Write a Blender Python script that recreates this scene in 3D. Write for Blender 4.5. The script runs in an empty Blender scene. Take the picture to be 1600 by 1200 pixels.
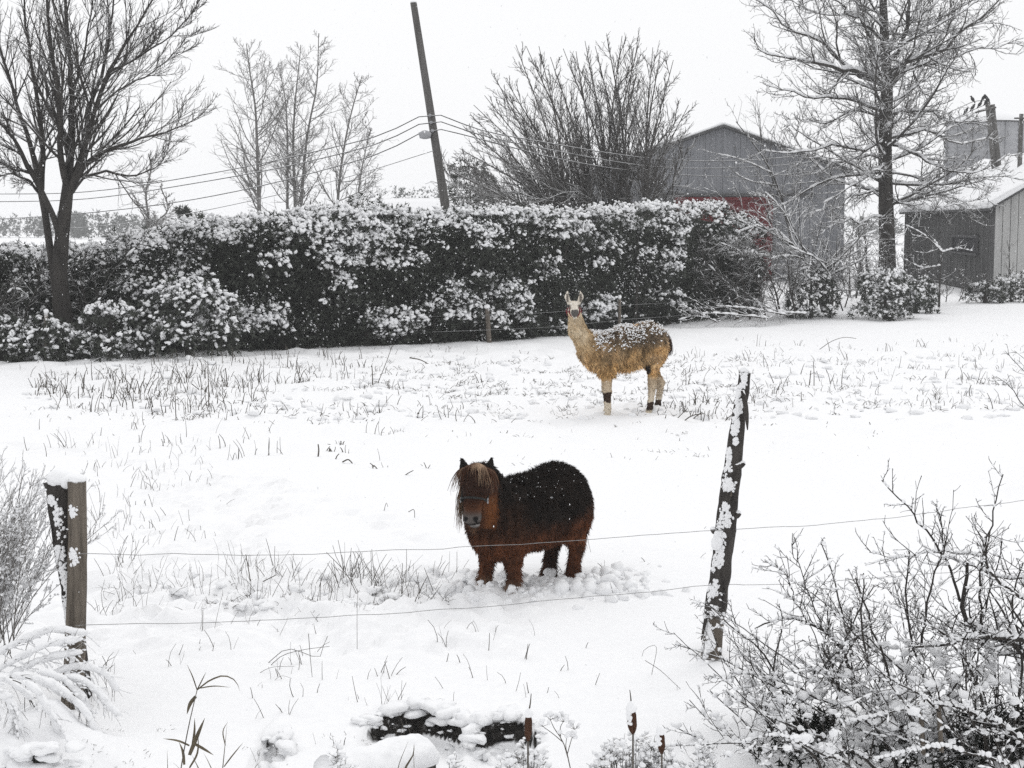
import bpy, math
import numpy as np

# ------------------------------------------------------------------ camera, sky, sun, exposure
scene = bpy.context.scene
COL = scene.collection
FPX, CX, CY, HOR, H = 2400.0, 800.0, 600.0, 350.0, 2.9
PITCH = math.atan((CY - HOR) / FPX)

cam_d = bpy.data.cameras.new('camera')
cam_d.sensor_width = 36.0
cam_d.lens = FPX / 1600.0 * 36.0
cam_d.clip_start = 0.1
cam_d.clip_end = 5000.0
cam = bpy.data.objects.new('camera', cam_d)
COL.objects.link(cam)
cam.location = (0, 0, H)
cam.rotation_euler = (math.pi / 2 - PITCH, 0, 0)
scene.camera = cam

SUN_EL, SUN_AZ = math.radians(52), math.radians(-35)      # soft overcast light from up left, behind the field
world = bpy.data.worlds.new('World')
scene.world = world
world.use_nodes = True
wn = world.node_tree
wn.nodes.clear()
w_out = wn.nodes.new('ShaderNodeOutputWorld')
w_bg = wn.nodes.new('ShaderNodeBackground')
w_sky = wn.nodes.new('ShaderNodeTexSky')
w_sky.sky_type = 'NISHITA'
w_sky.sun_disc = False
w_sky.sun_elevation = SUN_EL
w_sky.sun_rotation = SUN_AZ
w_sky.dust_density = 6.0
w_hs = wn.nodes.new('ShaderNodeHueSaturation')
w_hs.inputs['Saturation'].default_value = 0.04            # closed snow cloud: no blue left
w_mix = wn.nodes.new('ShaderNodeMixRGB')
w_mix.inputs['Fac'].default_value = 0.93
w_mix.inputs['Color2'].default_value = (8.6, 8.65, 8.75, 1)
wn.links.new(w_sky.outputs['Color'], w_hs.inputs['Color'])
wn.links.new(w_hs.outputs['Color'], w_mix.inputs['Color1'])
wn.links.new(w_mix.outputs['Color'], w_bg.inputs['Color'])
w_bg.inputs['Strength'].default_value = 0.119
wn.links.new(w_bg.outputs['Background'], w_out.inputs['Surface'])

sun_d = bpy.data.lights.new('sun', 'SUN')
sun_d.energy = 0.6
sun_d.angle = math.radians(25)
sun_d.color = (1.0, 0.985, 0.96)
sun = bpy.data.objects.new('sun', sun_d)
COL.objects.link(sun)
sun.rotation_euler = (math.pi / 2 - SUN_EL, 0, math.radians(150))

scene.view_settings.view_transform = 'Standard'
scene.view_settings.look = 'None'
scene.view_settings.exposure = 0.0
scene.view_settings.gamma = 1.0
scene.view_settings.use_curve_mapping = False
scene.cycles.use_denoising = False        # the slight grain left reads as the camera's own
scene.cycles.use_adaptive_sampling = False
scene.cycles.max_bounces = 6
scene.cycles.diffuse_bounces = 3
scene.cycles.transparent_max_bounces = 8
scene.cycles.volume_bounces = 1

# ------------------------------------------------------------------ helpers: rays, noise, meshes
_cp, _sp = math.cos(PITCH), math.sin(PITCH)

def W(px, py, Y):
    """point on the sight line of (px, py) at world depth Y"""
    a, b = (px - CX) / FPX, (CY - py) / FPX
    dy = _cp + b * _sp
    dz = -_sp + b * _cp
    t = Y / dy
    return np.array([a * t, Y, H + dz * t])

def G(px, py, z=0.0):
    """point on the ground height z seen at (px, py)"""
    a, b = (px - CX) / FPX, (CY - py) / FPX
    dy = _cp + b * _sp
    dz = -_sp + b * _cp
    t = (z - H) / dz
    return np.array([a * t, dy * t, z])

def PL(pts, Y):
    """polyline of pixels at depth Y (number or list)"""
    Y = [Y] * len(pts) if np.isscalar(Y) else Y
    return np.array([W(p[0], p[1], y) for p, y in zip(pts, Y)])

def _hash(ix, iy, iz):
    h = (ix * 374761393 + iy * 668265263 + iz * 2147483647 + 1013904223).astype(np.int64)
    h = (h ^ (h >> 13)) * 1274126177
    h = h ^ (h >> 16)
    return (h & 0xffffff).astype(np.float64) / float(0xffffff)

def vnoise(x, y, z=0.0):
    x, y, z = np.broadcast_arrays(np.asarray(x, float), np.asarray(y, float), np.asarray(z, float))
    ix, iy, iz = np.floor(x).astype(np.int64), np.floor(y).astype(np.int64), np.floor(z).astype(np.int64)
    fx, fy, fz = x - ix, y - iy, z - iz
    fx, fy, fz = fx * fx * (3 - 2 * fx), fy * fy * (3 - 2 * fy), fz * fz * (3 - 2 * fz)
    r = 0
    for dx in (0, 1):
        for dy in (0, 1):
            for dz in (0, 1):
                w = (fx if dx else 1 - fx) * (fy if dy else 1 - fy) * (fz if dz else 1 - fz)
                r = r + w * _hash(ix + dx, iy + dy, iz + dz)
    return r * 2 - 1

def fbm(x, y, z=0.0, o=4):
    r, a, f = 0, 1.0, 1.0
    for i in range(o):
        r = r + a * vnoise(np.asarray(x) * f + 17.3 * i, np.asarray(y) * f - 9.1 * i, np.asarray(z) * f + 3.7 * i)
        a *= 0.5
        f *= 2.03
    return r

def sstep(a, b, x):
    t = np.clip((np.asarray(x, float) - a) / (b - a), 0, 1)
    return t * t * (3 - 2 * t)

def nrm(v):
    return v / np.maximum(np.linalg.norm(v, axis=-1, keepdims=True), 1e-9)

class MB:
    """collects vertices and faces of one mesh"""
    def __init__(self):
        self.v, self.f, self.c, self.n = [], [], [], 0
    def add(self, v, faces, col=None):
        v = np.asarray(v, float).reshape(-1, 3)
        for f in faces:
            f = np.asarray(f, np.int64)
            if f.size:
                self.f.append(f + self.n)
        self.v.append(v)
        if col is not None:
            self.c.append(np.broadcast_to(np.asarray(col, float), (len(v), 3)))
        self.n += len(v)
        return self
    def mesh(self, name, smooth=True):
        V = np.concatenate(self.v)
        me = bpy.data.meshes.new(name)
        me.vertices.add(len(V))
        me.vertices.foreach_set('co', V.ravel())
        nl = sum(f.size for f in self.f)
        nf = sum(len(f) for f in self.f)
        me.loops.add(nl)
        me.polygons.add(nf)
        me.loops.foreach_set('vertex_index', np.concatenate([f.ravel() for f in self.f]).astype(np.int32))
        tot = np.concatenate([np.full(len(f), f.shape[1]) for f in self.f])
        st = np.concatenate([[0], np.cumsum(tot)[:-1]])
        me.polygons.foreach_set('loop_start', st.astype(np.int32))
        me.polygons.foreach_set('loop_total', tot.astype(np.int32))
        me.polygons.foreach_set('use_smooth', np.full(nf, smooth, bool))
        if self.c:
            C = np.concatenate(self.c)
            at = me.color_attributes.new('coat', 'FLOAT_COLOR', 'POINT')
            at.data.foreach_set('color', np.concatenate([C, np.ones((len(C), 1))], 1).ravel())
        me.update()
        me.validate()
        return me
    def build(self, name, mat, parent=None, smooth=True, kind=None, local=False):
        me = self.mesh(name, smooth)
        me.materials.append(mat)
        o = bpy.data.objects.new(name, me)
        COL.objects.link(o)
        if parent is not None:
            o.parent = parent
            if not local:
                o.matrix_parent_inverse = parent_world(parent).inverted()
        if kind:
            o['kind'] = kind
        return o

def parent_world(p):
    """parts are modelled in world space under their thing; a part itself sits at identity"""
    from mathutils import Matrix
    return p.matrix_basis.copy() if p.parent is None else Matrix.Identity(4)

def tag(o, label=None, cat=None, group=None, kind=None):
    if label: o['label'] = label
    if cat: o['category'] = cat
    if group: o['group'] = group
    if kind: o['kind'] = kind
    return o

def thing(name, label, cat, loc=(0, 0, 0), group=None):
    o = bpy.data.objects.new(name, None)
    COL.objects.link(o)
    o.location = tuple(float(c) for c in loc)
    o.empty_display_size = 0.2
    return tag(o, label, cat, group)

def tubes(mb, P, R, sides=5, cap=False, col=None):
    """P (m,n,3) polylines, R (m,n) radii"""
    P, R = np.asarray(P, float), np.asarray(R, float)
    if P.ndim == 2:
        P, R = P[None], R[None]
    if not len(P):
        return
    m, n, _ = P.shape
    T = nrm(np.gradient(P, axis=1))
    D = nrm(P[:, -1] - P[:, 0])
    ref = np.where(np.abs(D[:, 2:3]) > 0.75, np.array([[1.0, 0.13, 0]]), np.array([[0.05, 0, 1.0]]))[:, None, :]
    n1 = nrm(np.cross(T, ref))
    n2 = np.cross(T, n1)
    a = np.arange(sides) / sides * 2 * math.pi
    ring = P[:, :, None, :] + R[:, :, None, None] * (np.cos(a)[None, None, :, None] * n1[:, :, None, :] + np.sin(a)[None, None, :, None] * n2[:, :, None, :])
    idx = np.arange(m * n * sides).reshape(m, n, sides)
    nx = np.roll(idx, -1, axis=2)
    q = np.stack([idx[:, :-1], nx[:, :-1], nx[:, 1:], idx[:, 1:]], -1).reshape(-1, 4)
    fs = [q]
    if cap:
        fs += [idx[:, 0, :].reshape(-1, sides)[:, ::-1], idx[:, -1, :].reshape(-1, sides)]
    mb.add(ring.reshape(-1, 3), fs, col)

def resample(pts, n):
    """smooth polyline through pts with n points"""
    pts = np.asarray(pts, float)
    if len(pts) == 2:
        t = np.linspace(0, 1, n)[:, None]
        return pts[0] * (1 - t) + pts[1] * t
    s = np.concatenate([[0], np.cumsum(np.linalg.norm(np.diff(pts, axis=0), axis=1))])
    s /= s[-1]
    u = np.linspace(0, 1, n)
    m = np.gradient(pts, s, axis=0)
    i = np.clip(np.searchsorted(s, u, 'right') - 1, 0, len(s) - 2)
    h = (s[i + 1] - s[i])[:, None]
    t = ((u - s[i]) / (s[i + 1] - s[i]))[:, None]
    return ((2 * t**3 - 3 * t**2 + 1) * pts[i] + (t**3 - 2 * t**2 + t) * h * m[i] + (-2 * t**3 + 3 * t**2) * pts[i + 1] + (t**3 - t**2) * h * m[i + 1])

def ico(sub=0):
    p = (1 + 5 ** .5) / 2
    v = np.array([(-1, p, 0), (1, p, 0), (-1, -p, 0), (1, -p, 0), (0, -1, p), (0, 1, p), (0, -1, -p), (0, 1, -p), (p, 0, -1), (p, 0, 1), (-p, 0, -1), (-p, 0, 1)], float)
    f = [(0, 11, 5), (0, 5, 1), (0, 1, 7), (0, 7, 10), (0, 10, 11), (1, 5, 9), (5, 11, 4), (11, 10, 2), (10, 7, 6), (7, 1, 8), (3, 9, 4), (3, 4, 2), (3, 2, 6), (3, 6, 8), (3, 8, 9), (4, 9, 5), (2, 4, 11), (6, 2, 10), (8, 6, 7), (9, 8, 1)]
    v = nrm(v)
    for _ in range(sub):
        v = list(map(tuple, v)); cache = {}; g = []
        def mid(a, b):
            k = (min(a, b), max(a, b))
            if k not in cache:
                q = np.array(v[a]) + np.array(v[b]); v.append(tuple(q / np.linalg.norm(q))); cache[k] = len(v) - 1
            return cache[k]
        for a, b, c in f:
            x, y, z = mid(a, b), mid(b, c), mid(c, a)
            g += [(a, x, z), (b, y, x), (c, z, y), (x, y, z)]
        f = g; v = np.array(v)
    return np.array(v), np.array(f)

ICO0, ICO1, ICO2 = ico(0), ico(1), ico(2)
OCT = (np.array([(1, 0, 0), (-1, 0, 0), (0, 1, 0), (0, -1, 0), (0, 0, 1), (0, 0, -1)], float), np.array([(0, 2, 4), (2, 1, 4), (1, 3, 4), (3, 0, 4), (2, 0, 5), (1, 2, 5), (3, 1, 5), (0, 3, 5)]))

def blobs(mb, pos, scl, rng, base=ICO0, rough=0.22, axis=None, col=None):
    """lumps: pos (m,3), scl (m,3) or (m,); axis (m,3) turns local x along it"""
    pos = np.asarray(pos, float)
    m = len(pos)
    if not m:
        return
    scl = np.asarray(scl, float)
    if scl.ndim == 1:
        scl = np.repeat(scl[:, None], 3, 1)
    bv, bf = base
    if len(bv) > 12:
        of = rng.uniform(0, 40, (m, 1, 3)); q = bv[None] * 1.25 + of
        k = 1 + rough * (1.7 * vnoise(q[..., 0], q[..., 1], q[..., 2]) + .7 * vnoise(q[..., 0] * 2.3, q[..., 1] * 2.3, q[..., 2] * 2.3))
        v = np.repeat(bv[None], m, 0) * k[..., None]
    else:
        v = np.repeat(bv[None], m, 0) * (1 + rng.uniform(-rough, rough, (m, len(bv), 1)))
    v = v * scl[:, None, :]
    if axis is None:
        a = rng.uniform(0, 2 * math.pi, m)
        ex = np.stack([np.cos(a), np.sin(a), np.zeros(m)], 1)
    else:
        ex = nrm(np.asarray(axis, float))
    up = np.array([0.02, 0.01, 1.0])
    ey = nrm(np.cross(up, ex))
    ez = np.cross(ex, ey)
    v = v[:, :, 0:1] * ex[:, None] + v[:, :, 1:2] * ey[:, None] + v[:, :, 2:3] * ez[:, None] + pos[:, None]
    f = (bf[None] + (np.arange(m) * len(bv))[:, None, None]).reshape(-1, 3)
    c = None if col is None else np.repeat(np.asarray(col, float).reshape(m, 3), len(bv), 0)
    mb.add(v.reshape(-1, 3), [f], c)

def box(mb, lo, hi, M=None):
    x0, y0, z0 = lo; x1, y1, z1 = hi
    v = np.array([(x0, y0, z0), (x1, y0, z0), (x1, y1, z0), (x0, y1, z0), (x0, y0, z1), (x1, y0, z1), (x1, y1, z1), (x0, y1, z1)], float)
    if M is not None:
        v = v @ M[0].T + M[1]
    mb.add(v, [np.array([(0, 3, 2, 1), (4, 5, 6, 7), (0, 1, 5, 4), (1, 2, 6, 5), (2, 3, 7, 6), (3, 0, 4, 7)])])
    return mb

# ------------------------------------------------------------------ materials
def new_mat(name):
    m = bpy.data.materials.new(name)
    m.use_nodes = True
    nt = m.node_tree
    b = nt.nodes['Principled BSDF']
    b.inputs['Roughness'].default_value = 0.85
    b.inputs['Specular IOR Level'].default_value = 0.15
    return m, nt, b

def n_noise(nt, scale, detail=4, rough=0.55, coord='Object', stretch=None):
    tc = nt.nodes.new('ShaderNodeTexCoord')
    t = nt.nodes.new('ShaderNodeTexNoise')
    t.inputs['Scale'].default_value = scale
    t.inputs['Detail'].default_value = detail
    t.inputs['Roughness'].default_value = rough
    if stretch:
        mp = nt.nodes.new('ShaderNodeMapping')
        mp.inputs['Scale'].default_value = stretch
        nt.links.new(tc.outputs[coord], mp.inputs['Vector'])
        nt.links.new(mp.outputs['Vector'], t.inputs['Vector'])
    else:
        nt.links.new(tc.outputs[coord], t.inputs['Vector'])
    return t

def n_ramp(nt, src, stops):
    r = nt.nodes.new('ShaderNodeValToRGB')
    e = r.color_ramp.elements
    while len(e) < len(stops):
        e.new(0.5)
    for i, (p, c) in enumerate(stops):
        e[i].position = p
        e[i].color = (c[0], c[1], c[2], 1) if not np.isscalar(c) else (c, c, c, 1)
    nt.links.new(src, r.inputs['Fac'])
    return r

def n_bump(nt, b, src, strength, dist):
    bp = nt.nodes.new('ShaderNodeBump')
    bp.inputs['Strength'].default_value = strength
    bp.inputs['Distance'].default_value = dist
    nt.links.new(src, bp.inputs['Height'])
    nt.links.new(bp.outputs['Normal'], b.inputs['Normal'])
    return bp

SNOW = (0.87, 0.875, 0.885)

def mat_snow(name, bump_scale=60, bump=0.25, dist=0.01):
    m, nt, b = new_mat(name)
    t = n_noise(nt, bump_scale, 5, 0.6)
    r = n_ramp(nt, t.outputs['Fac'], [(0.3, (0.84, 0.845, 0.86)), (0.7, (0.89, 0.893, 0.9))])
    nt.links.new(r.outputs['Color'], b.inputs['Base Color'])
    n_bump(nt, b, t.outputs['Fac'], bump, dist)
    b.inputs['Roughness'].default_value = 0.75
    return m

def mat_var(name, c0, c1, scale=8, bump=0.3, dist=0.01, stretch=None, rough=0.85, detail=5):
    m, nt, b = new_mat(name)
    t = n_noise(nt, scale, detail, 0.6, stretch=stretch)
    r = n_ramp(nt, t.outputs['Fac'], [(0.3, c0), (0.7, c1)])
    nt.links.new(r.outputs['Color'], b.inputs['Base Color'])
    if bump:
        n_bump(nt, b, t.outputs['Fac'], bump, dist)
    b.inputs['Roughness'].default_value = rough
    return m

def mat_bark(name, c0, c1, lo=0.35, hi=0.65, scale=6, patch=9.0, jitter=0.5, stretch=(1, 1, 0.25)):
    """bark with snow lying where the surface faces up"""
    m, nt, b = new_mat(name)
    t = n_noise(nt, scale, 6, 0.65, stretch=stretch)
    r = n_ramp(nt, t.outputs['Fac'], [(0.3, c0), (0.7, c1)])
    g = nt.nodes.new('ShaderNodeNewGeometry')
    sx = nt.nodes.new('ShaderNodeSeparateXYZ')
    nt.links.new(g.outputs['Normal'], sx.inputs['Vector'])
    p = n_noise(nt, patch, 3, 0.6)
    ad = nt.nodes.new('ShaderNodeMath'); ad.operation = 'MULTIPLY_ADD'
    nt.links.new(p.outputs['Fac'], ad.inputs[0])
    ad.inputs[1].default_value = jitter * 2
    ad.inputs[2].default_value = -jitter
    sm = nt.nodes.new('ShaderNodeMath'); sm.operation = 'ADD'
    nt.links.new(sx.outputs['Z'], sm.inputs[0]); nt.links.new(ad.outputs[0], sm.inputs[1])
    mr = nt.nodes.new('ShaderNodeMapRange')
    mr.inputs['From Min'].default_value = lo
    mr.inputs['From Max'].default_value = hi
    nt.links.new(sm.outputs[0], mr.inputs['Value'])
    mx = nt.nodes.new('ShaderNodeMixRGB')
    nt.links.new(mr.outputs['Result'], mx.inputs['Fac'])
    nt.links.new(r.outputs['Color'], mx.inputs['Color1'])
    mx.inputs['Color2'].default_value = (*SNOW, 1)
    nt.links.new(mx.outputs['Color'], b.inputs['Base Color'])
    n_bump(nt, b, t.outputs['Fac'], 0.5, 0.02)
    return m

def mat_coat(name, rough=0.75, spec=0.12):
    m, nt, b = new_mat(name)
    a = nt.nodes.new('ShaderNodeAttribute'); a.attribute_name = 'coat'
    nt.links.new(a.outputs['Color'], b.inputs['Base Color'])
    b.inputs['Roughness'].default_value = rough
    b.inputs['Specular IOR Level'].default_value = spec
    return m

M = {}
M['snow'] = mat_snow('snow')
M['snow_soft'] = mat_snow('snow_soft', 25, 0.3, 0.02)
M['bark'] = mat_bark('bark_dark', (0.022, 0.02, 0.019), (0.06, 0.055, 0.05), 0.55, 0.85, patch=5, jitter=0.45)
M['twig'] = mat_bark('twig_dark', (0.035, 0.032, 0.03), (0.07, 0.065, 0.06), 0.35, 0.75, patch=3, jitter=0.4)
M['twig_snowy'] = mat_bark('twig_snowy', (0.035, 0.032, 0.03), (0.075, 0.07, 0.065), 0.1, 0.45, patch=3, jitter=0.5)
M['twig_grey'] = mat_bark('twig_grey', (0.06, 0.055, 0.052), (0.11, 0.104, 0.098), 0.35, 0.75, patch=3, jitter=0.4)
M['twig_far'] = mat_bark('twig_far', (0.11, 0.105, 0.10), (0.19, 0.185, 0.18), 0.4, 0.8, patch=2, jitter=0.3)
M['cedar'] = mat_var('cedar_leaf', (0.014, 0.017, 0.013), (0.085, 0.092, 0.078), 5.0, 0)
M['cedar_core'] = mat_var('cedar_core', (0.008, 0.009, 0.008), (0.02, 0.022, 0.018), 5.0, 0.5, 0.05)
M['post_grey'] = mat_bark('post_grey', (0.07, 0.06, 0.05), (0.19, 0.165, 0.14), 0.5, 0.8, scale=9, stretch=(1, 1, 0.1))
M['wire'] = mat_var('old_wire', (0.16, 0.16, 0.16), (0.34, 0.335, 0.33), 40, 0)
M['stalk'] = mat_var('dry_stalk', (0.035, 0.03, 0.026), (0.16, 0.145, 0.125), 3, 0)

# ------------------------------------------------------------------ ground
def hoof_pits():
    rng = np.random.default_rng(5)
    pts = []
    for path in ([(90, 700), (180, 715), (260, 740), (330, 742), (420, 775), (480, 800)], [(250, 760), (300, 800), (380, 760), (430, 800), (370, 850), (430, 880)], [(300, 745), (420, 752), (560, 800), (700, 850)]):
        P = np.array([G(*p)[:2] for p in path])
        s = np.concatenate([[0], np.cumsum(np.linalg.norm(np.diff(P, axis=0), axis=1))])
        for d in np.arange(0, s[-1], 0.22):
            pts.append([np.interp(d, s, P[:, 0]) + rng.normal(0, .13), np.interp(d, s, P[:, 1]) + rng.normal(0, .13)])
    for _ in range(130):
        pts.append(G(rng.uniform(230, 450), rng.uniform(735, 880))[:2])
    for _ in range(150):
        pts.append(G(rng.uniform(150, 760), rng.uniform(880, 985))[:2])
    for _ in range(60):
        pts.append(G(rng.uniform(30, 330), rng.uniform(670, 740))[:2])
    for _ in range(30):
        pts.append(G(rng.uniform(900, 1080), rng.uniform(635, 660))[:2])
    return np.array(pts), rng.uniform(0.06, 0.13, len(pts)), rng.uniform(0.03, 0.08, len(pts))

PITS = hoof_pits()
LIPS = [(-0.55, 0.33, 8.95, 0.15), (-0.04, 0.22, 8.84, 0.13), (-1.36, 0.09, 8.60, 0.08), (2.3, 0.3, 8.75, 0.14)]   # where the ditch bank breaks away: x, half width, y, drop

def ground_z(x, y, detail=True):
    x, y = np.asarray(x, float), np.asarray(y, float)
    z = 0.05 * fbm(x * 0.18, y * 0.13, 1.5, 2) * sstep(9, 14, y)
    z = z + 0.032 * fbm(x * 0.9, y * 0.8, 4.2, 3)
    mid = sstep(18, 22, y) * (1 - sstep(33, 40, y))
    z = z + mid * 0.07 * np.maximum(fbm(x * 2.2, y * 1.6, 9.0, 3), -0.2)
    near = (1 - sstep(12.2, 13.2, y)) * sstep(9.6, 10.5, y) * (1 - sstep(-0.3, 0.6, x))
    z = z + near * (0.06 * fbm(x * 2.6, y * 2.6, 2.0, 3) + .04 * fbm(x * 7.5, y * 7.5, 12.0, 3))
    pn = np.exp(-(((x - .14) / .75) ** 2 + ((y - 12.15) / .5) ** 2))
    z = z + pn * (.065 * fbm(x * 7, y * 7, 6.0, 4) + .01)
    z = z - 0.10 * (1 - sstep(7.4, 9.4, y)) * 1.0
    z = z - 0.45 * (1 - sstep(5.6, 8.0, y))
    z = z + 1.75 * (1 - sstep(-1.0, 5.0, y))
    for lx, hw, ly, dp in LIPS:
        e = ly + 0.06 * fbm(x * 3.5, lx, 7.7, 3) + 0.22 * ((x - lx) / hw) ** 2 * -1
        wdw = 1 - sstep(0.6, 1.1, np.abs(x - lx) / hw)
        z = z - dp * wdw * (1 - sstep(-0.07, 0.025, y - e)) * (1 - 0.55 * (1 - sstep(-0.75, -0.2, y - e)))
        z = z + 0.05 * wdw * np.exp(-((y - e - 0.12) / 0.14) ** 2)
    for mx, my, ms, mh in ((-2.62, 8.05, .34, .20), (-3.0, 8.3, .45, .22), (-2.3, 8.15, .32, .12), (-2.75, 7.6, .4, .18)):
        z = z + mh * np.exp(-((x - mx) ** 2 + (y - my) ** 2) / ms ** 2) * (1 + .25 * fbm(x * 4, y * 4, 3.0, 3))
    for mx, my, mh in ((-2.57, 9.16, .06), (1.34, 10.36, .05)):
        z = z + mh * np.exp(-((x - mx) ** 2 + (y - my) ** 2) / .03)
    return z

def make_ground():
    def axis(segs):
        out = []
        for a, b, d in segs:
            out.append(np.arange(a, b, d))
        return np.concatenate(out)
    ys = axis([(-6, 6, 0.5), (6, 7.4, 0.08), (7.4, 8.4, .03), (8.4, 9.25, 0.018), (9.25, 9.4, .03), (9.4, 13.6, 0.048), (13.6, 20, 0.10), (20, 36, 0.15), (36, 52, 0.4), (52, 110, 2), (110, 300, 10), (300, 1500, 80)])
    xs = axis([(-600, -60, 40), (-60, -14, 2), (-14, -5, 0.25), (-5, -3.2, .07), (-3.2, -1.6, .055), (-1.6, .4, 0.028), (.4, 1.2, .05), (1.2, 5, .09), (5, 14, 0.25), (14, 60, 2), (60, 640, 40)])
    X, Y = np.meshgrid(xs, ys)
    Z = ground_z(X, Y)
    px, pr, pd = PITS
    D = np.zeros_like(Z)
    for (cx, cy), r, d in zip(px, pr, pd):
        i0, i1 = np.searchsorted(ys, [cy - 3 * r, cy + 3 * r]); j0, j1 = np.searchsorted(xs, [cx - 3 * r, cx + 3 * r])
        q = ((X[i0:i1, j0:j1] - cx) ** 2 + (Y[i0:i1, j0:j1] - cy) ** 2) / r ** 2
        D[i0:i1, j0:j1] = np.minimum(D[i0:i1, j0:j1], -d * np.exp(-q * 1.3))
        Z[i0:i1, j0:j1] += 0.18 * d * np.exp(-((np.sqrt(q) - 1.45) / 0.45) ** 2)
    Z = Z + D
    V = np.stack([X, Y, Z], -1).reshape(-1, 3)
    ny, nx = X.shape
    idx = np.arange(ny * nx).reshape(ny, nx)
    q = np.stack([idx[:-1, :-1], idx[:-1, 1:], idx[1:, 1:], idx[1:, :-1]], -1).reshape(-1, 4)
    m, nt, b = new_mat('snow_ground')
    t = n_noise(nt, 14, 6, 0.62)
    t2 = n_noise(nt, 120, 3, 0.6)
    g = nt.nodes.new('ShaderNodeNewGeometry')
    sx = nt.nodes.new('ShaderNodeSeparateXYZ')
    nt.links.new(g.outputs['Normal'], sx.inputs['Vector'])
    mr = nt.nodes.new('ShaderNodeMapRange')
    mr.inputs['From Min'].default_value = 0.50; mr.inputs['From Max'].default_value = 0.62
    nt.links.new(sx.outputs['Z'], mr.inputs['Value'])
    soil = n_noise(nt, 22, 5, 0.7)
    sr = n_ramp(nt, soil.outputs['Fac'], [(0.35, (0.006, 0.006, 0.006)), (0.6, (0.03, 0.027, 0.024)), (0.72, (0.6, 0.6, 0.61))])
    rr = n_ramp(nt, t.outputs['Fac'], [(0.3, (0.86, 0.863, 0.875)), (0.7, (0.9, 0.902, 0.91))])
    sp = nt.nodes.new('ShaderNodeSeparateXYZ'); nt.links.new(g.outputs['Position'], sp.inputs['Vector'])
    far = nt.nodes.new('ShaderNodeMath'); far.operation = 'GREATER_THAN'; far.inputs[1].default_value = 9.3   # bare earth shows only in the ditch bank
    nt.links.new(sp.outputs['Y'], far.inputs[0])
    mxx = nt.nodes.new('ShaderNodeMath'); mxx.operation = 'MAXIMUM'
    nt.links.new(mr.outputs['Result'], mxx.inputs[0]); nt.links.new(far.outputs[0], mxx.inputs[1])
    mx = nt.nodes.new('ShaderNodeMixRGB')
    nt.links.new(mxx.outputs[0], mx.inputs['Fac'])
    nt.links.new(sr.outputs['Color'], mx.inputs['Color1']); nt.links.new(rr.outputs['Color'], mx.inputs['Color2'])
    nt.links.new(mx.outputs['Color'], b.inputs['Base Color'])
    mm = nt.nodes.new('ShaderNodeMath'); mm.operation = 'MULTIPLY_ADD'
    nt.links.new(t2.outputs['Fac'], mm.inputs[0]); mm.inputs[1].default_value = 0.12
    nt.links.new(t.outputs['Fac'], mm.inputs[2])
    n_bump(nt, b, mm.outputs[0], 0.45, 0.02)
    b.inputs['Roughness'].default_value = 0.8
    o = MB().add(V, [q]).build('snow_ground', m)
    tag(o, kind='structure')

make_ground()

# ------------------------------------------------------------------ buildings
M['steel_grey'] = mat_var('weathered_steel', (0.17, 0.175, 0.19), (0.235, 0.24, 0.255), 2.5, 0, stretch=(1, 1, 0.2))
M['steel_dark'] = mat_var('dark_siding', (0.06, 0.06, 0.06), (0.125, 0.125, 0.125), 2.0, 0, stretch=(1, 1, 0.15))
M['board_pale'] = mat_var('pale_boards', (0.36, 0.36, 0.355), (0.50, 0.50, 0.49), 2.5, 0, stretch=(1, 1, 0.12))
M['red_paint'] = mat_var('barn_red', (0.085, 0.012, 0.015), (0.14, 0.02, 0.025), 4, 0)
M['trim_dark'] = mat_var('dark_trim', (0.05, 0.05, 0.052), (0.10, 0.10, 0.102), 5, 0)
M['void'] = mat_var('slit_dark', (0.01, 0.01, 0.012), (0.03, 0.03, 0.034), 2, 0, rough=0.7)  # near black, the shade of the shed slit put into the colour
M['galv'] = mat_var('galvanised', (0.30, 0.305, 0.32), (0.42, 0.425, 0.44), 1.5, 0, stretch=(1, 1, 3))

def prism(mb, poly, d):
    """polygon (k,3) pushed along vector d"""
    poly = np.asarray(poly, float); k = len(poly)
    v = np.concatenate([poly, poly + np.asarray(d, float)])
    q = np.array([(i, (i + 1) % k, (i + 1) % k + k, i + k) for i in range(k)])
    mb.add(v, [np.arange(k)[None, ::-1], (np.arange(k) + k)[None], q])
    return mb

def ribbed(mb, P0, ex, L, zb, zt0, zt1, out, rib=0.025, pitch=0.3):
    """one upright panel with raised ribs: runs L along ex from P0, top from zt0 to zt1, facing out"""
    prof = []
    for a in np.arange(0, L - 1e-6, pitch):
        w = min(pitch, L - a)
        prof += [(a, 0), (a + w * 0.70, 0), (a + w * 0.78, rib), (a + w * 0.92, rib)]
    prof.append((L, 0))
    prof = np.array(prof)
    ex, out, P0 = np.asarray(ex, float), np.asarray(out, float), np.asarray(P0, float)
    base = P0[None] + prof[:, :1] * ex + prof[:, 1:] * out
    top = zt0 + (zt1 - zt0) * prof[:, 0] / L
    n = len(prof)
    lo = np.column_stack([base[:, :2], np.full(n, zb)]); hi = np.column_stack([base[:, :2], top])
    bk = -0.03 * out
    v = np.concatenate([lo, hi, lo + bk, hi + bk])
    i = np.arange(n - 1)
    mb.add(v, [np.stack([i, i + 1, i + 1 + n, i + n], 1), np.stack([i + 1 + 2 * n, i + 2 * n, i + 3 * n, i + 1 + 3 * n], 1),
               np.stack([i + n, i + 1 + n, i + 1 + 3 * n, i + 3 * n], 1), np.array([(0, n, 3 * n, 2 * n), (n - 1, 3 * n - 1, 4 * n - 1, 2 * n - 1)])])
    return mb

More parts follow.
